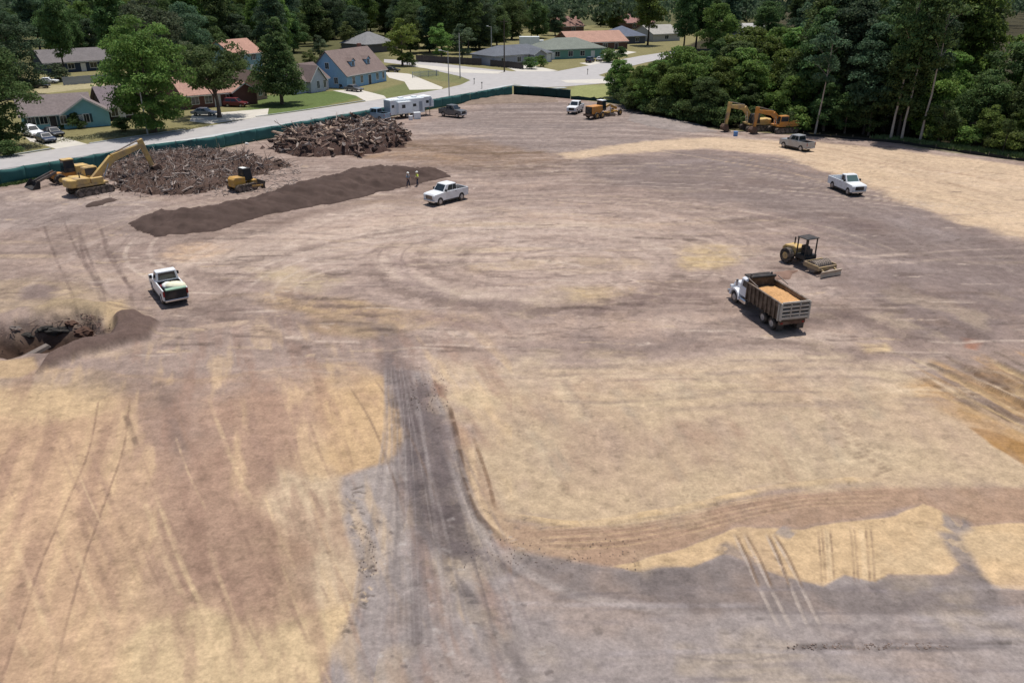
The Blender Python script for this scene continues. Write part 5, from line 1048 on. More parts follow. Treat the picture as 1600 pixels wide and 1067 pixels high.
house('low shaded house with grey roof under the dark trees at the upper left', (72, 116), (196, 108), 12, (62, 76, 96), (126, 120, 120), 2.8, 2.8, wins=((.15, .9, 1.8, 1.3, 0), (.32, .9, 1.6, 1.4, 0), (.6, .9, 1.8, 1.3, 0), (.85, .9, 1.4, 1.3, 0)), doors=((.47, 1.1, 2.1, 0, M_WHD),))
house('brick house with faded orange roof behind the spreading tree', (290, 172), (372, 164), 10, (120, 86, 80), (190, 150, 134), 2.7, 2.8, wins=((.2, .9, 1.4, 1.3, 0), (.45, .9, 1.4, 1.3, 0), (.85, .9, 1.2, 1.3, 0)), doors=((.62, 1.1, 2.1, 0, M_WHD),), wing=(9.5, 14.5, -1, 1.5))
house('tan house with steep brown gable facing the green lawn', (376, 162), (418, 154), 9, (190, 158, 142), (104, 88, 80), 2.6, 3.4, along='y', wins=((.3, .9, 1.2, 1.2, 0), (.75, .9, 1.0, 1.2, 0)), doors=((.52, .9, 2.0, 0, M_DOOR),))
house('two storey grey blue house with orange roof seen over the tan gable', (368, 118), (412, 112), 10, (140, 176, 190), (196, 152, 134), 5.2, 3.2, wins=((.25, 3.4, 1.1, 1.4, 0), (.7, 3.4, 1.1, 1.4, 0), (.3, .9, 1.2, 1.3, 0)), doors=((.6, 1.0, 2.1, 0, M_WHD),), shut=M_SHUT)
house('small brown roofed house with white front gable left of the blue house', (463, 148), (514, 140), 9, (206, 208, 220), (128, 112, 108), 2.7, 3.0, wing=(3.4, 8.2, -1.3, 2.8), wins=((.55, .8, .8, 1.6, -1.3), (.75, .8, .8, 1.6, -1.3), (.12, .9, 1.2, 1.2, 0)), doors=((.3, 1, 2.1, 0, M_WHD),))
r, w_, d = house('tall blue house with brown roof and two dormers', (543, 139), (604, 127), 10.5, (160, 202, 236), (142, 124, 118), 3.0, 5.0, wins=((.16, .8, 1.0, 1.5, 0), (.36, .8, 1.0, 1.5, 0), (.76, .8, 1.0, 1.5, 0), (.92, .8, .8, 1.5, 0)), doors=((.56, 1.1, 2.2, 0, M_DOOR),), dormers=(.3, .68), lwins=((3, 1, 1, 1.3), (7, 1, 1, 1.3), (5.2, 4.2, 1, 1.3)), chim=(.92, 6.5, 8.8))
house('grey hip roofed house partly behind the tall blue house', (572, 84), (620, 80), 13, (120, 120, 124), (142, 142, 142), 2.8, 3.6, kind='hip', wins=((.8, .9, 1.6, 1.4, 0),))
house('dark slate roofed house with grey walls at the junction', (772, 104), (862, 97), 11, (170, 174, 188), (112, 116, 124), 2.7, 2.4, kind='hip', wins=((.42, .7, 1.4, 1.5, 0), (.6, .7, 1.6, 1.5, 0), (.15, .9, 1.4, 1.2, 0)), doors=((.75, 1.2, 2.1, 0, M_DOOR),), wing=(13.5, 18.5, -2.2, 1.3), gar=(.92, 2.6, 0))
house('house with grey green hip roof and teal front at the cross street', (852, 94), (944, 90), 14, (120, 166, 154), (134, 140, 130), 2.9, 3.0, kind='hip', wins=((.2, .8, 1.6, 1.5, 0), (.42, .8, 1.6, 1.5, 0), (.62, .8, 1.6, 1.5, 0)), doors=((.8, 1.2, 2.1, 0, M_WHD),), gar=(.08, 3, 0))
house('long low house with orange brown roof behind the green fronted one', (892, 80), (980, 77), 15, (110, 84, 74), (192, 152, 134), 2.8, 3.2, wins=((.3, .8, 1.8, 1.4, 0), (.6, .8, 1.8, 1.4, 0)), doors=((.8, 1.2, 2.1, 0, M_DOOR),))
house('house with blue grey roof beside the orange roofed one', (965, 70), (1008, 68), 14, (92, 98, 112), (108, 116, 134), 2.8, 3.6, kind='hip', wins=((.3, .8, 1.6, 1.4, 0), (.7, .8, 1.6, 1.4, 0)))
house('far house with faded red roof at the top of the street', (978, 46), (1022, 45), 18, (130, 100, 92), (168, 128, 122), 3, 4, wins=((.3, .9, 2, 1.4, 0), (.7, .9, 2, 1.4, 0)))
house('far house with rusty roof above the orange one', (880, 52), (912, 51), 16, (120, 96, 86), (150, 116, 104), 3, 4, wins=((.5, .9, 2, 1.4, 0),))
house('far tan house seen between trees above the lawn', (440, 46), (480, 45), 18, (188, 172, 150), (150, 140, 132), 3, 4.5, wins=((.5, .9, 2, 1.4, 0),))
house('far pale roofed house behind the dark trees at the upper left', (105, 68), (160, 66), 16, (170, 170, 165), (168, 160, 152), 3, 4.5, wins=((.3, .9, 2, 1.4, 0), (.7, .9, 2, 1.4, 0)))
house('far pale house glimpsed through the gap in the woods', (1140, 62), (1196, 62), 14, (190, 188, 182), (196, 194, 188), 3, 3, wins=((.5, .9, 2, 1.4, 0),))
house('far white house above the tree tops right of the street', (1020, 66), (1062, 64), 14, (196, 194, 190), (180, 176, 168), 3, 3, wins=((.5, .9, 2, 1.4, 0),))

# board and picket fences
def board_fence(label, a, b_, h, m, bw=.28, gap=.02, nm='board_fence', posts=2.4):
    A, B = at(*a), at(*b_); d = B - A; L_ = d.length; r = thing(nm, label, 'fence', loc=A, rot=math.atan2(d.y, d.x)); n = min(int(L_ / (bw + gap)), 290); st = L_ / n; me_ = MB().box(0, st - gap, 0, .03, .05, h).mesh('board', m)
    for i in range(n): o = part('board', me_, r, (i * st, random.uniform(-.01, .01), random.uniform(-.05, .05)))
    for z in (.3, h - .3): MB().box(0, L_, .032, .09, z, z + .08).build('rail', m, r)
    pm = MB().box(-.05, .05, .03, .15, 0, h + .05).mesh('post', m)
    for i in range(int(L_ / posts) + 1): part('post', pm, r, (i * posts, .06, 0))
M_FD = mat('weathered_dark_board', (.07, .06, .06), .9, var=.3); M_FG = mat('grey_board', (.3, .33, .38), .9, var=.2); M_FW = mat('pale_board', (.42, .44, .42), .9, var=.15)
board_fence('dark weathered board fence behind the side street', (650, 97), (752, 103), 2.0, M_FD)
board_fence('grey board fence across the yard in front of the shaded house', (100, 134), (192, 127), 1.9, M_FG)
board_fence('dark board fence at the left of the slate roofed house', (766, 104), (818, 109), 1.8, M_FD)
board_fence('open pale picket fence on the island lawn by the wide drive', (645, 122), (686, 119), 1.5, M_FW, .1, .22, 'picket_fence')

# parked cars in the neighbourhood
for fn, lb, m, p, rot, kw in ((car, 'white suv parked on the drive of the teal cottage', M_WHITE, (52, 213), -.7, dict(suv=True)), (car, 'navy blue car parked lowest on the drive of the teal cottage', M_NAVY, (72, 222), -.75, {}), (car, 'black car parked beside the hedge of the teal cottage', M_BLACKCAR, (84, 213), -.7, {}),
    (car, 'dark red suv in the shade by the orange roofed brick house', M_RED, (369, 167), -.15, dict(suv=True)), (car, 'silver car in the shade under the spreading tree', M_SILVER, (320, 181), -.1, {}), (car, 'black suv between the blue house and the white gabled house', M_BLACKCAR, (528, 137), -.6, dict(suv=True)),
    (car, 'dusty blue grey car on the drive below the blue house', M_DGREY, (553, 143), -.6, {}), (car, 'black car at the right end of the blue dormer house', M_BLACKCAR, (612, 113), -.3, {}), (car, 'dark blue suv in front of the teal fronted house', M_NAVY, (922, 98), 1.2, dict(suv=True)),
    (car, 'silver car beside the suv at the teal fronted house', M_SILVER, (938, 96), 1.2, {}), (car, 'dark car parked before the shaded house at the upper left', M_BLACKCAR, (62, 138), 0.1, {}), (car, 'black suv left of the dark car at the shaded house', M_BLACKCAR, (46, 137), 0.2, dict(suv=True)), (car, 'pale car nosed against the grey board fence', M_WHITE, (76, 131), .2, {})):
    r, a = fn(lb, m, 'cars parked by the houses', **kw); r.location = at(*p); r.rotation_euler = (0, 0, rot)
r = thing('box_truck', 'white box truck parked behind the slate roofed house', 'truck'); r.location = at(832, 79)
MB().box(-4, 2, -1.2, 1.2, 1.0, 3.9).build('box_body', M_WHITE2, r, bevel=.05); MB().hexa(frustum((2.1, 4.0), (2.1, 3.3), .7, 2.9, 1.05, .95)).build('cab', M_WHITE2, r, bevel=.05)
for x in (-2.5, 3.0):
    for s in (-1, 1): wheel(r, x, s * 1.0, .48, .3)
r.scale = (1.2,) * 3

# ================================================================== TREES
def leaf_mat(name, c, var=.35):
    m = bpy.data.materials.new(name); m.use_nodes = True; t = m.node_tree; N = t.nodes.new; L = t.links.new; b = t.nodes['Principled BSDF']; out = t.nodes['Material Output']
    a = N('ShaderNodeVertexColor'); a.layer_name = 'tint'; x = N('ShaderNodeMix'); x.data_type = 'RGBA'; x.blend_type = 'MULTIPLY'; x.inputs[0].default_value = 1; x.inputs[6].default_value = (*c, 1); L(a.outputs[0], x.inputs[7])
    oi = N('ShaderNodeObjectInfo'); hs = N('ShaderNodeHueSaturation'); r = N('ShaderNodeMapRange'); r.inputs[3].default_value = .48; r.inputs[4].default_value = .53; L(oi.outputs['Random'], r.inputs[0]); L(r.outputs[0], hs.inputs['Hue'])
    r2 = N('ShaderNodeMapRange'); r2.inputs[3].default_value = .75; r2.inputs[4].default_value = 1.25; L(oi.outputs['Random'], r2.inputs[0]); L(r2.outputs[0], hs.inputs['Value']); L(x.outputs[2], hs.inputs['Color'])
    L(hs.outputs[0], b.inputs['Base Color']); b.inputs['Roughness'].default_value = .6; b.inputs['Specular IOR Level'].default_value = .12
    tr = N('ShaderNodeBsdfTranslucent'); L(hs.outputs[0], tr.inputs[0]); ms = N('ShaderNodeMixShader'); ms.inputs[0].default_value = .45; L(b.outputs[0], ms.inputs[1]); L(tr.outputs[0], ms.inputs[2]); L(ms.outputs[0], out.inputs[0]); return m
M_LF = {'dark': leaf_mat('leaves_dark', (.092, .138, .048)), 'mid': leaf_mat('leaves_mid', (.135, .200, .050)), 'light': leaf_mat('leaves_light', (.17, .235, .055)), 'blue': leaf_mat('leaves_blue_green', (.082, .128, .070)), 'pale': leaf_mat('leaves_pale', (.12, .16, .09)), 'yel': leaf_mat('leaves_yellow_green', (.11, .15, .05))}
M_BARK = mat('bark', (.12, .09, .07), .95, var=.3, scale=2); M_BARKP = mat('pale_bark', (.36, .31, .26), .95, var=.25, scale=2); M_BARKD = mat('dark_bark', (.05, .04, .035), .95, var=.3)
def crown_mesh(name, env, nclump, per, leaf, seed, zr=(0, 1), rc=(.9, 1.7), out=.6):
    """unit-height-free crown: env(t) gives radius at height fraction t, zr=(z0,z1) metres"""
    g = np.random.default_rng(seed); z0, z1 = zr; C = []
    while len(C) < nclump:
        t = g.random(); R = env(t)
        if R < .25 * g.random(): continue
        if g.random() > (R / max(env(u) for u in np.linspace(0, 1, 9))) ** .8: continue
        a = g.random() * 6.283; lob = 1 + .22 * math.sin(3 * a + seed) + .15 * math.sin(5 * a + t * 7 + seed); rr = R * lob * (out + (1 - out) * g.random()) if g.random() < .8 else R * g.random() * .6
        C.append((math.cos(a) * rr, math.sin(a) * rr, z0 + (z1 - z0) * t, g.uniform(*rc) * (.6 + .5 * R / max(env(.5), .1)), g.uniform(.7, 1.35)))
    C = np.array(C); n = nclump * per; ci = np.repeat(np.arange(nclump), per)
    d = g.normal(size=(n, 3)); d /= np.linalg.norm(d, axis=1)[:, None]; d[:, 2] = np.where(d[:, 2] < -.3, -d[:, 2], d[:, 2])
    rad = C[ci, 3] * (.55 + .5 * g.random(n)) ; p = C[ci, :3] + d * rad[:, None] * np.array([1, 1, .7])
    nr = d + g.normal(size=(n, 3)) * .55; nr /= np.linalg.norm(nr, axis=1)[:, None]
    u = np.cross(nr, g.normal(size=(n, 3))); u /= np.linalg.norm(u, axis=1)[:, None]; v = np.cross(nr, u); s = leaf * (.6 + .8 * g.random(n))[:, None]
    V = np.stack([p - u * s, p - v * s * .6 + nr * s * .15, p + u * s, p + v * s * .6 - nr * s * .1], 1).reshape(-1, 3)
    me = bpy.data.meshes.new(name); me.vertices.add(4 * n); me.vertices.foreach_set('co', V.astype(np.float32).ravel()); me.loops.add(4 * n); me.loops.foreach_set('vertex_index', np.arange(4 * n, dtype=np.int32)); me.polygons.add(n); me.polygons.foreach_set('loop_start', np.arange(0, 4 * n, 4, dtype=np.int32)); me.polygons.foreach_set('loop_total', np.full(n, 4, np.int32)); me.update(calc_edges=True)
    tint = (C[ci, 4] * (.8 + .4 * g.random(n)))[:, None] * np.array([1, 1, 1]) ; tint[:, 0] *= (.9 + .25 * g.random(n)); ca = me.color_attributes.new('tint', 'FLOAT_COLOR', 'POINT')
    ca.data.foreach_set('color', np.concatenate([np.repeat(tint, 4, 0), np.ones((4 * n, 1))], 1).astype(np.float32).ravel()); return me, C
def trunk_mesh(name, h, r, C, m, nb=7, lean=(0, 0), seed=0):
    g = random.Random(seed); b = MB(); p = Vector((0, 0, -.2)); k = 6; pts = [p]
    for i in range(1, k + 1): pts.append(Vector((lean[0] * i / k + g.uniform(-.12, .12), lean[1] * i / k + g.uniform(-.12, .12), h * i / k)))
    for i in range(k): b.cyl(pts[i], pts[i + 1], r * (1.25 if i == 0 else 1 - .8 * i / k), r * (1 - .8 * (i + 1) / k), 8, False)
    for i in range(min(nb, len(C))):
        c = C[g.randrange(len(C))]; t = g.uniform(.55 if m is M_BARKP else .3, .85); s = pts[0].lerp(pts[-1], t); e = Vector(c[:3]); mdl = s.lerp(e, .5) + Vector((0, 0, .3)); rb = r * .4 * (1.1 - t); b.cyl(s, mdl, rb, rb * .7, 6, False); b.cyl(mdl, e, rb * .7, rb * .25, 6, False)
    return b.mesh(name, m, smooth=True)
KIND = {}
def kind(key, col, env, ncl, per, leaf, zr, rc, th, tr, bark, seeds=(1, 2), out=.6, nb=8, lean=(0, 0)):
    KIND[key] = []
    for s in seeds:
        me, C = crown_mesh('crown', env, ncl, per, leaf, s * 7 + len(KIND), zr, rc, out); me.materials.append(M_LF[col]); KIND[key].append((me, trunk_mesh('trunk', th, tr, C, bark, nb, lean, s), col))
rnd = lambda R, p=.5, b=.75: (lambda t: R * max(0, math.sin(math.pi * min(1, t * .92 + .06)) ** p) * (1 - (1 - b) * t))
kind('big', 'mid', rnd(6.4, .5, .85), 170, 170, .2, (1.0, 17.5), (1.2, 2.1), 13, .45, M_BARK, (1, 2), .65, 14)
kind('oak', 'dark', rnd(6.4, .45, .9), 90, 150, .2, (5.0, 13), (1.0, 1.8), 8.5, .4, M_BARK, (3,), .6, 14)
kind('cone', 'dark', lambda t: 4.9 * (1 - t) ** .75 * (1 if t > .1 else .7 + 3 * t), 150, 150, .19, (1.8, 16.5), (.9, 1.4), 15, .35, M_BARK, (4,), .7, 12)
kind('round', 'mid', rnd(3.8, .55), 44, 130, .2, (1.2, 10), (.9, 1.5), 8, .25, M_BARK, (5, 6), .6)
kind('tall', 'dark', rnd(4.8, .42, .75), 110, 130, .26, (5.0, 22), (1.2, 2.1), 19, .32, M_BARKD, (7, 8, 9), .6, 12)
kind('pine', 'blue', lambda t: 3.4 * math.sin(math.pi * min(1, t * .9 + .1)) ** .6, 40, 110, .24, (14, 26), (1.0, 1.8), 25, .28, M_BARKD, (10, 11), .55, 14, (.6, 0))
kind('bush', 'mid', rnd(1.9, .5), 16, 120, .15, (.2, 2.6), (.6, 1.0), 1.5, .08, M_BARK, (12, 13), .5, 5)
kind('wide', 'mid', rnd(5.0, .45, .85), 90, 150, .23, (1.0, 13), (1.1, 1.9), 10, .28, M_BARKD, (14, 15, 16), .65)
kind('sparse', 'dark', rnd(3.2, .5), 34, 100, .22, (10, 21), (1.0, 1.6), 19, .2, M_BARKP, (17, 18), .5, 8, (1.0, .3))
LAB = {}
SHORT = []
def near_house(p):
    return min(SHORT, key=lambda t: (Vector(t[0]) - p).length)[1] if SHORT else 'houses'
def tree(key, px, py, label, s=1.0, group=None, col=None, sz=None, nm=None, cat='tree', rot=None, xy=None, v=None):
    me, tk, c0 = KIND[key][random.randrange(len(KIND[key])) if v is None else v]
    p = at(px, py) if xy is None else Vector((*xy, 0)); r = thing(nm or ('shrub' if key == 'bush' else {'pine': 'pine_tree', 'oak': 'oak_tree', 'cone': 'conical_tree'}.get(key, 'leafy_tree')), label, cat if key != 'bush' else 'shrub', loc=p, rot=random.uniform(0, 6.28) if rot is None else rot, group=group)
    r.scale = (s, s, sz or s)
    part('trunk', tk, r); cr = part('crown' if key != 'bush' else 'foliage', me, r)
    if col and col != c0: cr.material_slots[0].link = 'OBJECT'; cr.material_slots[0].material = M_LF[col]
    return r
# named individual trees
tree('big', 241, 207, 'big round leafy tree standing on the street edge behind the lamp post', .98, v=1, sz=1.0)
tree('big', 252, 150, 'paler tall tree rising behind the big round leafy one', 1.1, col='pale', v=1)
tree('big', -8, 232, 'large dark leafy tree cut off by the left edge beside the drive', .92, col='dark', v=1)
tree('oak', 343, 184, 'spreading dark tree shading the drive of the orange roofed brick house', 1.0, v=0)
tree('cone', 441, 163, 'dark conical tree standing alone on the green lawn with a round shadow', 1.02, v=0)
tree('round', 629, 103, 'bright green upright tree behind the blue house', 1.25, col='light', sz=1.25)
tree('round', 690, 94, 'green tree behind the dark board fence, left one', 1.05, col='mid'); tree('round', 722, 92, 'grey green tree behind the dark board fence, by the slim pole', 1.0, col='pale')
tree('round', 500, 92, 'small pale tree left of the blue house', .7, col='pale'); tree('round', 488, 118, 'small yellow green tree left of the blue house', .62, col='yel')
tree('round', 545, 80, 'yellow green tree behind the roof of the blue house', .95, col='yel'); tree('wide', 840, 60, 'bushy dark green tree behind the slate roofed house', 1.1, col='dark')
tree('bush', 640, 104, 'dark shrub at the foot of the bright green upright tree', 1.3, col='dark')
for px, py, lb, s, c in ((122, 201, 'dark shrub against the wall of the teal cottage', .9, 'dark'), (100, 200, 'low shrub left of the door of the teal cottage', .5, 'mid'), (140, 198, 'low round shrub at the right corner of the teal cottage', .5, 'mid'), (92, 128, 'pale green bush in front of the shaded house', 1.5, 'pale'), (830, 108, 'dark hedge shrub at the front of the slate roofed house', 1.3, 'dark'), (845, 105, 'second dark hedge shrub at the slate roofed house, nearer the garage', 1.1, 'mid'), (950, 98, 'olive bush beside the drive of the teal fronted house', 1.6, 'yel'), (968, 95, 'dark bush right of the olive bush by the cross street', 1.4, 'dark'), (192, 205, 'low dark shrub at the foot of the big round tree', .9, 'dark'), (18, 244, 'dark low bush on the lawn at the left edge', .9, 'dark')):
    tree('bush', px, py, lb, s, col=c)
tree('tall', 104, 124, 'dark tree with a bare trunk in front of the shaded house', .75, col='dark', sz=1.0)
tree('tall', 187, 118, 'dark tall tree at the right end of the shaded house', .95, col='dark', v=0)
tree('big', 30, 150, 'dark leafy tree behind the black parked cars at the upper left', .95, col='blue', v=0)
tree('big', -30, 190, 'dark leafy tree beyond the left edge', .8, col='dark', v=1)
# background trees behind the houses
G_B = 'trees behind the houses'
HS = {'teal cottage': 'teal cottage', 'dark brown house': 'dark brown house', 'low shaded': 'shaded grey roofed house', 'brick house': 'orange roofed brick house', 'tan house with': 'tan gabled house', 'two storey': 'two storey orange roofed house', 'small brown': 'white gabled house', 'tall blue': 'tall blue house', 'grey hip': 'grey hip roofed house', 'dark slate': 'slate roofed house', 'house with grey green': 'teal fronted house', 'long low': 'long orange roofed house', 'house with blue': 'blue grey roofed house', 'far house with faded': 'far red roofed house', 'far house with rusty': 'far rusty roofed house', 'far tan': 'far tan house', 'far pale roofed': 'far pale roofed house', 'far pale house': 'far pale house by the woods', 'far white': 'far white house'}
for c_, l_ in NAMES:
    for k_, v_ in HS.items():
        if l_.startswith(k_): SHORT.append((c_, v_)); break
def where(p):
    h, n_ = min(((Vector(t[0]) - p).length, t) for t in [(q, q) for q in ()]) if False else (0, min(SHORT, key=lambda t: (Vector(t[0]) - p).length))
    dx = p.x - n_[0].x
    return ('behind the ' if abs(dx) < 7 else 'left of and behind the ' if dx < 0 else 'right of and behind the ') + n_[1]
bgl = [(x_, 72 - (x_ % 3) * 3) for x_ in range(296, 520, 26)] + [(x_, 58 - (x_ % 4) * 3) for x_ in range(500, 760, 25)] + [(772, 66), (800, 50), (830, 44), (640, 84), (668, 76), (690, 84), (720, 78), (745, 76)] + [(0, 118), (60, 84), (105, 96), (150, 92), (200, 90), (165, 62), (305, 128), (330, 98), (372, 86), (288, 80), (318, 70), (350, 62), (395, 66), (430, 104), (420, 72), (455, 82), (470, 60), (495, 72), (520, 62), (560, 58), (600, 56), (575, 50), (640, 74), (668, 82), (700, 70), (735, 84), (752, 78), (775, 72), (745, 60), (715, 55), (800, 62), (870, 56), (860, 46), (905, 40), (950, 40), (20, 70), (-20, 90), (650, 52), (690, 46), (80, 56), (230, 70), (252, 56), (270, 100)]
for k, (px, py) in enumerate(bgl):
    c = ['dark', 'blue', 'mid', 'dark', 'blue'][k % 5]; ky = ['wide', 'tall', 'big', 'wide'][k % 4]
    tree(ky, px + random.uniform(-4, 4), py, {'dark': 'dark ', 'blue': 'bluish green ', 'mid': 'mid green '}[c] + {'tall': 'tall slim tree ', 'wide': 'broad tree ', 'big': 'big round tree '}[['wide', 'tall', 'big', 'wide'][k % 4]] + where(at(px, py)), random.uniform(.85, 1.1), G_B, c)
# farther trees, each its own, and the distant wood as one mass
G_F = 'far trees closing the view beyond the houses'
nf = 0
for k in range(400):
    d_ = random.uniform(265, 470); x = random.uniform(-.72, .42) * d_ * 1.05
    px = 800 + F * x / (d_ * math.cos(TH) + H * math.sin(TH))
    if 740 < px < 1010 and d_ < 400: continue
    if any((Vector((x, d_, 0)) - hp).length < hr for hp, hr in HOUSES): continue
    nf += 1
    if nf > 85: break
    tree(random.choice(['wide', 'big', 'wide', 'tall']), 0, 0, ['tall', 'middling', 'low'][nf % 3] + ' far tree ' + ('left of' if x < min(SHORT, key=lambda t: (Vector(t[0]) - Vector((x, d_, 0))).length)[0].x else 'right of') + ' and beyond the ' + near_house(Vector((x, d_, 0))), (1.15, .98, .8)[nf % 3], G_F, random.choice(['dark', 'blue', 'mid', 'dark']), xy=(x, d_), sz=(1.2, 1.0, .8)[nf % 3])
g = np.random.default_rng(77); nt_ = 1500; td = 400 + 700 * g.random(nt_) ** 1.3; tx = (g.random(nt_) - .5) * 2 * .85 * td; th_ = g.uniform(13, 24, nt_); per = 90
ci = np.repeat(np.arange(nt_), per); n = len(ci); d = g.normal(size=(n, 3)); d /= np.linalg.norm(d, axis=1)[:, None]; d[:, 2] = np.abs(d[:, 2]) * 1.0 - .25
p = np.stack([tx[ci], td[ci], th_[ci] * .5], 1) + d * np.stack([th_[ci] * .32, th_[ci] * .32, th_[ci] * .5], 1) * (.6 + .45 * g.random(n))[:, None]
nr = d + g.normal(size=(n, 3)) * .5; nr /= np.linalg.norm(nr, axis=1)[:, None]; u = np.cross(nr, g.normal(size=(n, 3))); u /= np.linalg.norm(u, axis=1)[:, None]; v = np.cross(nr, u); s_ = g.uniform(.6, 1.2, n)[:, None]
V = np.stack([p - u * s_, p - v * s_ * .8, p + u * s_, p + v * s_ * .8], 1).reshape(-1, 3)
me = bpy.data.meshes.new('distant_woods'); me.vertices.add(4 * n); me.vertices.foreach_set('co', V.astype(np.float32).ravel()); me.loops.add(4 * n); me.loops.foreach_set('vertex_index', np.arange(4 * n, dtype=np.int32)); me.polygons.add(n); me.polygons.foreach_set('loop_start', np.arange(0, 4 * n, 4, dtype=np.int32)); me.polygons.foreach_set('loop_total', np.full(n, 4, np.int32)); me.update(calc_edges=True)
ca = me.color_attributes.new('tint', 'FLOAT_COLOR', 'POINT'); tt = np.repeat((g.uniform(.7, 1.3, nt_)[ci] * g.uniform(.8, 1.2, n)), 4); ca.data.foreach_set('color', np.stack([tt, tt, tt, tt * 0 + 1], 1).astype(np.float32).ravel()); me.materials.append(M_LF['blue'])
tag(link(bpy.data.objects.new('distant_woods', me)), 'distant dark woods closing the horizon', kind='stuff')
# woods at the right
front = W([(960, 152), (1000, 176), (1060, 190), (1110, 199), (1180, 204), (1250, 209), (1330, 214), (1400, 220), (1500, 230), (1600, 243), (1750, 262), (1950, 295)])
seg = np.sqrt(((front[1:] - front[:-1]) ** 2).sum(1)); cum = np.concatenate([[0], np.cumsum(seg)])
def along(s): return np.array([np.interp(s, cum, front[:, 0]), np.interp(s, cum, front[:, 1])])
PXS = np.interp
G_W = 'trees of the dense woods at the right'
s = 0.0
while s < cum[-1]:
    p = along(s); q_ = along(min(s + 1, cum[-1])); d = q_ - p; d /= np.linalg.norm(d) + 1e-9; nrm = np.array([-d[1], d[0]]); nrm = nrm if nrm[1] > 0 or nrm[0] > 0 else -nrm
    zc_ = p[1] * math.cos(TH) + H * math.sin(TH); px = 800 + F * p[0] / zc_
    if px > 2000: break
    for row, dep in enumerate((2.5, 8, 14, 21, 29, 38, 48)):
        if 1120 < px < 1250: dep += 4
        lo = (.62, .8, .92, 1, 1, 1, 1)[row]
        if row >= 5 and random.random() < .3: continue
        o = p + nrm * (dep + random.uniform(-1.8, 1.8)) + d * random.uniform(-1.8, 1.8)
        if px < 1010: ky, sc_, c = 'wide', random.uniform(.5, .62) + .05 * row, 'mid'
        elif px < 1245:
            ky = random.choice(['wide', 'wide', 'tall'] if row < 3 else ['wide', 'tall']); sc_ = (random.uniform(.85, 1.05) if ky == 'wide' else random.uniform(.55, .68)); c = random.choice(['dark', 'mid', 'mid', 'dark'])
            sc_ *= lo * 1.08
            if 1100 < px < 1180: sc_ *= .85
        elif px < 1440:
            ky = 'tall' if row > 0 else random.choice(['tall', 'sparse']); sc_ = random.uniform(.85, 1.1); c = random.choice(['dark', 'dark', 'blue'])
            if row < 2: sc_ *= (.75, .9)[row]
            if row == 0 and random.random() < .35: ky, sc_ = 'round', random.uniform(.5, .9)
        else:
            if row == 0: ky, sc_ = 'round', random.uniform(.5, .75)
            elif row == 1: ky, sc_ = 'wide', random.uniform(.65, .85)
            else: ky, sc_ = random.choice(['tall', 'wide', 'tall']), random.uniform(.8, 1.15)
            c = random.choice(['mid', 'light', 'mid', 'dark'])
        rk = ('front row', 'second row', 'third row', 'deep inside', 'deep inside', 'far back', 'far back')[row]
        zone = rk + ' of the woods, ' + ('at its low tip near the junction' if px < 1010 else 'right of the motor grader' if px < 1110 else 'behind the left excavator' if px < 1185 else 'behind the orange excavator' if px < 1245 else 'behind the silver pickup' if px < 1320 else 'left of the three pale trunks' if px < 1385 else 'behind the three pale trunks' if px < 1450 else 'right of the three pale trunks' if px < 1530 else 'at the right edge')
        tree(ky, 0, 0, {'wide': 'broad tree ', 'tall': 'tall tree ', 'sparse': 'thin sparse tree ', 'round': 'small round tree '}[ky] + zone, sc_, G_W, c, xy=tuple(o))
    s += 5.2 if px < 1245 else 4.6 if px < 1440 else 5.8
for k in range(16):
    o = at(random.uniform(1270, 1470), 222) + Vector((random.uniform(-2, 2), random.uniform(5, 24), 0)); tree('round', 0, 0, 'small leafy understorey tree inside the darkest stretch of woods', random.uniform(.5, .8), G_W, 'dark', xy=(o.x, o.y))
for px, py, lb, sz, c in ((1391, 219, 'tall bare pale trunk at the front of the dark woods, left of three', 1.2, 0), (1408, 220.5, 'tall leaning pale trunk at the front of the dark woods, middle of three', 1.0, 1), (1437, 222.5, 'tall pale trunk draped with leaves at the front of the woods, right of three', 1.1, 0)):
    tree('sparse', px, py, lb, .95, None, 'dark', sz=sz, v=c, rot=.2)
tree('pine', 1565, 242, 'bare reddish stem before the bright bushes near the right edge', .25, None, 'dark', sz=.22)
G_S = 'shrubs along the foot of the woods'
for k in range(70):
    s_ = random.uniform(0, cum[-1] * .97); p = along(s_); o = p + np.array([random.uniform(-.5, .5), random.uniform(.2, 3.2)]); zc_ = p[1] * math.cos(TH) + H * math.sin(TH); px = 800 + F * p[0] / zc_
    if 1240 < px < 1430 and random.random() < .8: continue
    c = 'dark' if px < 1240 else random.choice(['mid', 'yel', 'light', 'mid']); zone = 'at the foot of the woods ' + ('at its tip by the junction' if px < 1010 else 'right of the motor grader' if px < 1060 else 'left of the excavators' if px < 1125 else 'behind the left excavator' if px < 1175 else 'behind the orange excavator' if px < 1240 else 'behind the silver pickup' if px < 1330 else 'beside the three pale trunks' if px < 1450 else 'right of the three pale trunks' if px < 1530 else 'at the right edge')
    siz = random.uniform(.6, 1.5); tree('bush', 0, 0, ('low ' if siz < .9 else 'rounded ' if siz < 1.2 else 'tall ') + {'dark': 'dark shrub ', 'mid': 'green shrub ', 'yel': 'yellow green shrub ', 'light': 'bright green shrub '}[c] + zone, siz, G_S, c, xy=tuple(o))
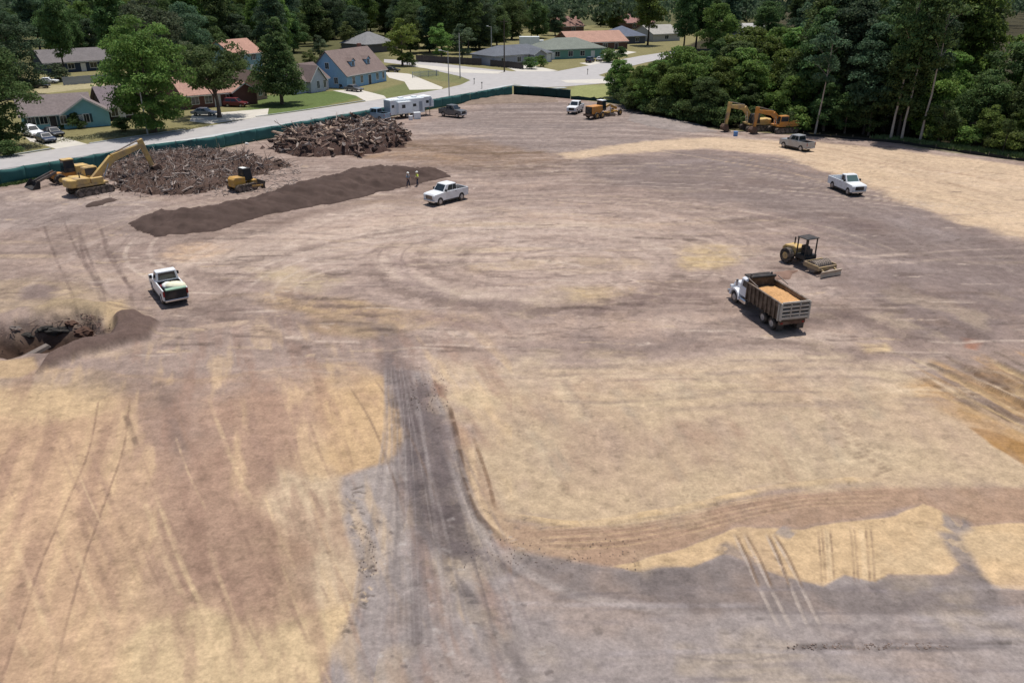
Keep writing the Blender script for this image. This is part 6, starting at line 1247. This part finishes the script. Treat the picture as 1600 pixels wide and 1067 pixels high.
# weeds along the silt fence and lawn edges
def weeds(name, pts, n, spread, hgt, col, label, seed):
    g = np.random.default_rng(seed); L = smooth_line(W(pts), 6); seg = np.sqrt(((L[1:] - L[:-1]) ** 2).sum(1)); cm = np.concatenate([[0], np.cumsum(seg)]); t = g.random(n) * cm[-1]; x = np.interp(t, cm, L[:, 0]) + g.normal(size=n) * spread * .3; y = np.interp(t, cm, L[:, 1]) + g.random(n) * spread; h = hgt * (.3 + g.random(n)); a = g.random(n) * 6.28; w_ = .07 + .08 * g.random(n)
    V = np.stack([np.stack([x - np.cos(a) * w_, y - np.sin(a) * w_, 0 * x], 1), np.stack([x + np.cos(a) * w_, y + np.sin(a) * w_, 0 * x], 1), np.stack([x + g.normal(size=n) * .1, y + g.normal(size=n) * .1, h], 1)], 1).reshape(-1, 3)
    me = bpy.data.meshes.new(name); me.from_pydata(V.tolist(), [], np.arange(3 * n).reshape(-1, 3).tolist()); me.materials.append(mat('weed_' + name + str(seed), col, .9, var=.4, scale=.6)); tag(link(bpy.data.objects.new(name, me)), label, kind='stuff')
weeds('weeds', [(1380, 218), (1500, 234), (1600, 247), (1760, 268)], 9000, 2.6, .5, (.12, .16, .06), 'rough weeds between silt fence and woods', 1)
weeds('grass', [(0, 293), (40, 285), (90, 277)], 2500, .9, .25, (.1, .15, .05), 'green grass tufts at the foot of the screen fence', 2)
weeds('grass', [(-30, 250), (60, 226), (200, 212)], 3500, 4, .12, (.2, .2, .11), 'dry grass on the verge of the teal cottage', 3)

# ================================================================== DEBRIS PILES
def pile(label, pts, hgt, colour, seed, nlog, nst, loglen, logr, logcol, stcol, name):
    r = thing(name, label, 'debris pile'); g = np.random.default_rng(seed)
    o, P = heap('pile_core', pts, hgt, colour, '', '', slope=2.2, rough=1.3, warp=6, step=.5, parent=r, seed=seed, mname='core_' + name)
    meshes = []
    for k in range(7):
        b = MB(); q = random.Random(seed * 10 + k); p = Vector((-.5, 0, 0)); rr = 1.0
        for j in range(3): p2 = p + Vector((.34, q.uniform(-.09, .09), q.uniform(-.09, .09))); b.cyl(p, p2, .5 * rr, .5 * rr * .85, 7, True); p = p2; rr *= .85
        if k % 2:
            for j in range(5): a = q.uniform(0, 6.28); b.cyl((-.45, 0, 0), (-.5 - q.uniform(0, .2), math.cos(a) * .95, math.sin(a) * .95), .22, .06, 5, False)
        if k % 3 == 0: b.cyl((.1, 0, 0), (.35, q.uniform(-1.4, 1.4), q.uniform(.5, 1.6)), .2, .08, 5, False)
        meshes.append([b.mesh('log', mm) for mm in logcol])
    co = np.array([v.co[:] for v in o.data.vertices]); co = co[co[:, 2] > -.1]
    nr = len(logcol)
    for k in range(nlog):
        c = co[g.integers(len(co))]; l = loglen * g.uniform(.5, 1.3); rd = logr * g.uniform(.6, 1.4)
        ob = part('log', meshes[g.integers(7)][g.integers(nr)], r, (c[0], c[1], c[2] + g.uniform(0, .35)), (g.uniform(-.4, .4), g.uniform(-.4, .4), g.uniform(0, 6.28)), (l, rd * 2, rd * 2))
    for k in range(16):
        c = co[g.integers(len(co))]; b = MB(); p = Vector(c) + Vector((0, 0, .2)); dr = Vector((g.normal(), g.normal(), .12 + .25 * g.random())).normalized(); rr = logr * .5
        for q_ in range(4): p2 = p + dr * g.uniform(.7, 1.2) + Vector(g.normal(size=3)) * .12; b.cyl(p, p2, rr, rr * .75, 6, False); b.cyl(p2, p2 + Vector(g.normal(size=3)) * .5 + Vector((0, 0, .3)), rr * .4, rr * .1, 4, False); p = p2; rr *= .75
        b.build('trunk_piece', logcol[k % nr], r)
    for ci, sc_ in enumerate(stcol):
        b = MB()
        for k in range(nst):
            c = Vector(co[g.integers(len(co))]); d = Vector(g.normal(size=3)); d.z = abs(d.z) * .55; d.normalize(); l = g.uniform(.4, 1.7); rr = g.uniform(.015, .055); m_ = c + d * l * .5 + Vector(g.normal(size=3)) * .12
            b.cyl(c, m_, rr, rr * .8, 4, False); b.cyl(m_, c + d * l + Vector((0, 0, -.15)), rr * .8, rr * .3, 4, False)
        tag(b.build('branch', sc_, r), kind='stuff')
    return r, co
M_L1 = mat('log_brown', (.17, .115, .09), .95, var=.35, scale=2); M_L2 = mat('log_grey', (.30, .25, .22), .95, var=.3, scale=2); M_L3 = mat('log_dark', (.06, .042, .036), .95, var=.3); M_L4 = mat('log_tan', (.38, .28, .21), .95, var=.25)
pile('tall pile of cut logs and stumps between the fence and the dark soil mound', [(415, 232), (440, 222), (480, 212), (520, 204), (560, 196), (610, 198), (640, 214), (636, 226), (600, 236), (540, 244), (480, 243), (430, 238)], 2.0, (86, 68, 62), 3, 295, 700, 1.7, .22, [M_L1, M_L1, M_L2, M_L3, M_L4], [M_L1, M_L2], 'log_pile')
pile('wide grey pile of branches and root debris beside the big excavator', [(186, 300), (168, 280), (170, 262), (205, 254), (245, 246), (300, 243), (345, 243), (395, 250), (440, 258), (430, 272), (380, 276), (366, 290), (320, 298), (270, 308), (225, 304)], 1.5, (98, 80, 72), 5, 200, 1500, 1.1, .12, [M_L2, M_L1, M_L3, M_L2], [M_L2, M_L1], 'brush_pile')
b = MB(); g = np.random.default_rng(5)
for k in range(1600):
    px = g.uniform(120, 470); py = g.uniform(245, 318); p = at(px, py)
    if not (245 + abs(px - 300) * .08 < py < 312 - (px - 130) * .03): continue
    d = Vector(g.normal(size=3)); d.z = abs(d.z) * .3; d.normalize(); b.cyl(p, p + d * g.uniform(.3, 1.2), .05, .02, 4, False)
tag(b.build('litter', M_L2), 'broken sticks scattered on the dirt around the brush pile', kind='stuff')
def scrap(name, px, py, l, rot, m, label, z=.15, h=.25, cat='scrap'):
    o = MB().hexa([(-l / 2, -.25, 0), (l / 2, -.15, 0), (l / 2 - .1, .2, 0), (-l / 2, .25, 0), (-l / 2 + .1, -.2, h), (l / 2 - .15, -.1, h * .7), (l / 2 - .1, .15, h * .8), (-l / 2 + .1, .2, h)]).build(name, m, bevel=.03); o.location = at(px, py) + Vector((0, 0, z)); o.rotation_euler = (0.1, .1, rot); tag(o, label, cat); return o
scrap('white_debris', 389, 257, .8, .3, M_SACKW, 'white scrap lying behind the small bulldozer on the brush', 1.0); scrap('white_debris', 271, 300, .7, 1.0, M_SACKW, 'white scrap at the lower edge of the brush pile', .3); scrap('white_debris', 386, 226, .6, .8, M_SACKW, 'white scrap at the foot of the green fence, above the brush', 0.05)
scrap('white_debris', 320, 240, .5, .8, M_SACKW, 'small white scrap against the fence behind the brush pile', 0.05); scrap('wood_scrap', 414, 262, .8, .2, M_L4, 'tan board scrap right of the small bulldozer', .1)
# pit: broken slabs, roots and dark lumps in the hole
def lump(name, px, py, z, s, m, label, seed, cat='debris'):
    bm = bmesh.new(); bmesh.ops.create_icosphere(bm, subdivisions=3, radius=.5); g = random.Random(seed)
    for v in bm.verts: v.co *= 1 + g.uniform(-.16, .16) + .22 * math.sin(v.co.x * 9 + seed) * math.sin(v.co.y * 8 + seed * 2)
    me = bpy.data.meshes.new(name); bm.to_mesh(me); bm.free(); me.materials.append(m); o = link(bpy.data.objects.new(name, me)); o.location = at(px, py, z); o.scale = s; o.rotation_euler = (g.uniform(-.2, .2), g.uniform(-.2, .2), g.uniform(-.4, .4)); tag(o, label, cat); return o
M_CONCD = mat('broken_concrete', (.15, .125, .11), .9, var=.2); M_PITD = mat('pit_black_debris', (.03, .027, .024), .9); M_PITB = mat('wet_red_clay', (.085, .045, .03), .85, var=.3)
o = scrap('broken_slab', 44, 537, 3.0, .72, M_CONCD, 'long grey broken slab leaning in the pit', -1.0, .3, 'slab'); o.scale = (1, 1.3, 1.2); o.rotation_euler = (.1, -.12, 1.15)
k = 0
for px, py, z, s, m, lb in ((38, 522, -1.3, (2.4, 1.2, 1.0), M_PITD, 'black lump of debris left of the middle of the pit'), (88, 516, -1.2, (2.8, 1.4, 1.1), M_PITD, 'large black lump of debris in the middle of the pit'), (68, 514, -1.0, (1.6, 1.0, .9), M_PITD, 'small black lump beside the largest in the pit'), (112, 506, -.7, (1.1, .7, .8), M_PITB, 'dark red clay lump under the far rim of the pit'), (132, 520, -.9, (1.6, 1.1, 1.4), M_PITB, 'dark red clay lump at the right end of the pit'), (166, 527, -.1, (.7, .5, .5), M_PITD, 'small black root ball on the right rim of the pit'), (150, 528, -.4, (.8, .6, .6), M_PITB, 'small brown clay lump near the right rim of the pit'), (20, 512, -.6, (1.4, .8, .8), M_CONCD, 'grey chunk under the far left rim of the pit')):
    k += 1; lump('debris_lump', px, py, z * .82, (s[0] * .85, s[1] * .9, s[2] * .55), m, lb, k)
b = MB(); g = np.random.default_rng(9)
for k in range(190):
    px = g.uniform(0, 172); py = 520 - 25 * math.sin(px / 172 * 3.0) + g.normal() * 6; p = at(px, py, -.2 - .8 * g.random() * (px < 150)); d = Vector(g.normal(size=3)); d.z = abs(d.z) * .25; d.normalize(); b.cyl(p, p + d * g.uniform(.2, .8), .035, .015, 4, False)
tag(b.build('pit_roots', M_L1), 'torn roots and sticks along the rim of the pit', kind='stuff')
b = MB()
for k in range(120):
    px = g.uniform(120, 180); py = g.uniform(486, 500); p = at(px, py, .0); s_ = g.uniform(.03, .08); b.hexa([tuple(p + Vector((x * s_ * g.uniform(.6, 1.2), y * s_ * g.uniform(.6, 1.2), z * s_ * g.uniform(.7, 1.2)))) for x, y, z in ((-1, -1, -.5), (1, -1, -.5), (1, 1, -.5), (-1, 1, -.5), (-.7, -.7, .7), (.7, -.7, .7), (.7, .7, .7), (-.7, .7, .7))])
tag(b.build('rubble', M_L1), 'brown stones and clods scattered at the right rim of the pit', kind='stuff')
# clods over the site
b = MB(); g = np.random.default_rng(21)
def clods(n, box, s0, s1):
    for k in range(n):
        p = at(g.uniform(box[0], box[1]), g.uniform(box[2], box[3]), .02); s_ = g.uniform(s0, s1); b.hexa([tuple(p + Vector((x * s_ * g.uniform(.5, 1.2), y * s_ * g.uniform(.5, 1.2), z * s_ * g.uniform(.5, 1.1)))) for x, y, z in ((-1, -1, -.5), (1, -1, -.5), (1, 1, -.5), (-1, 1, -.5), (-.7, -.7, .7), (.7, -.7, .7), (.7, .7, .7), (-.7, .7, .7))])
clods(60, (560, 590, 820, 900), .01, .03); clods(160, (720, 1000, 840, 890), .01, .03); clods(200, (1230, 1480, 1004, 1014), .01, .035); clods(160, (640, 700, 560, 640), .015, .04)
tag(b.build('clods', mat('clod_soil', tuple(alb((150, 130, 118))), .95, var=.3)), 'small loose clods scattered over the bare earth', kind='stuff')
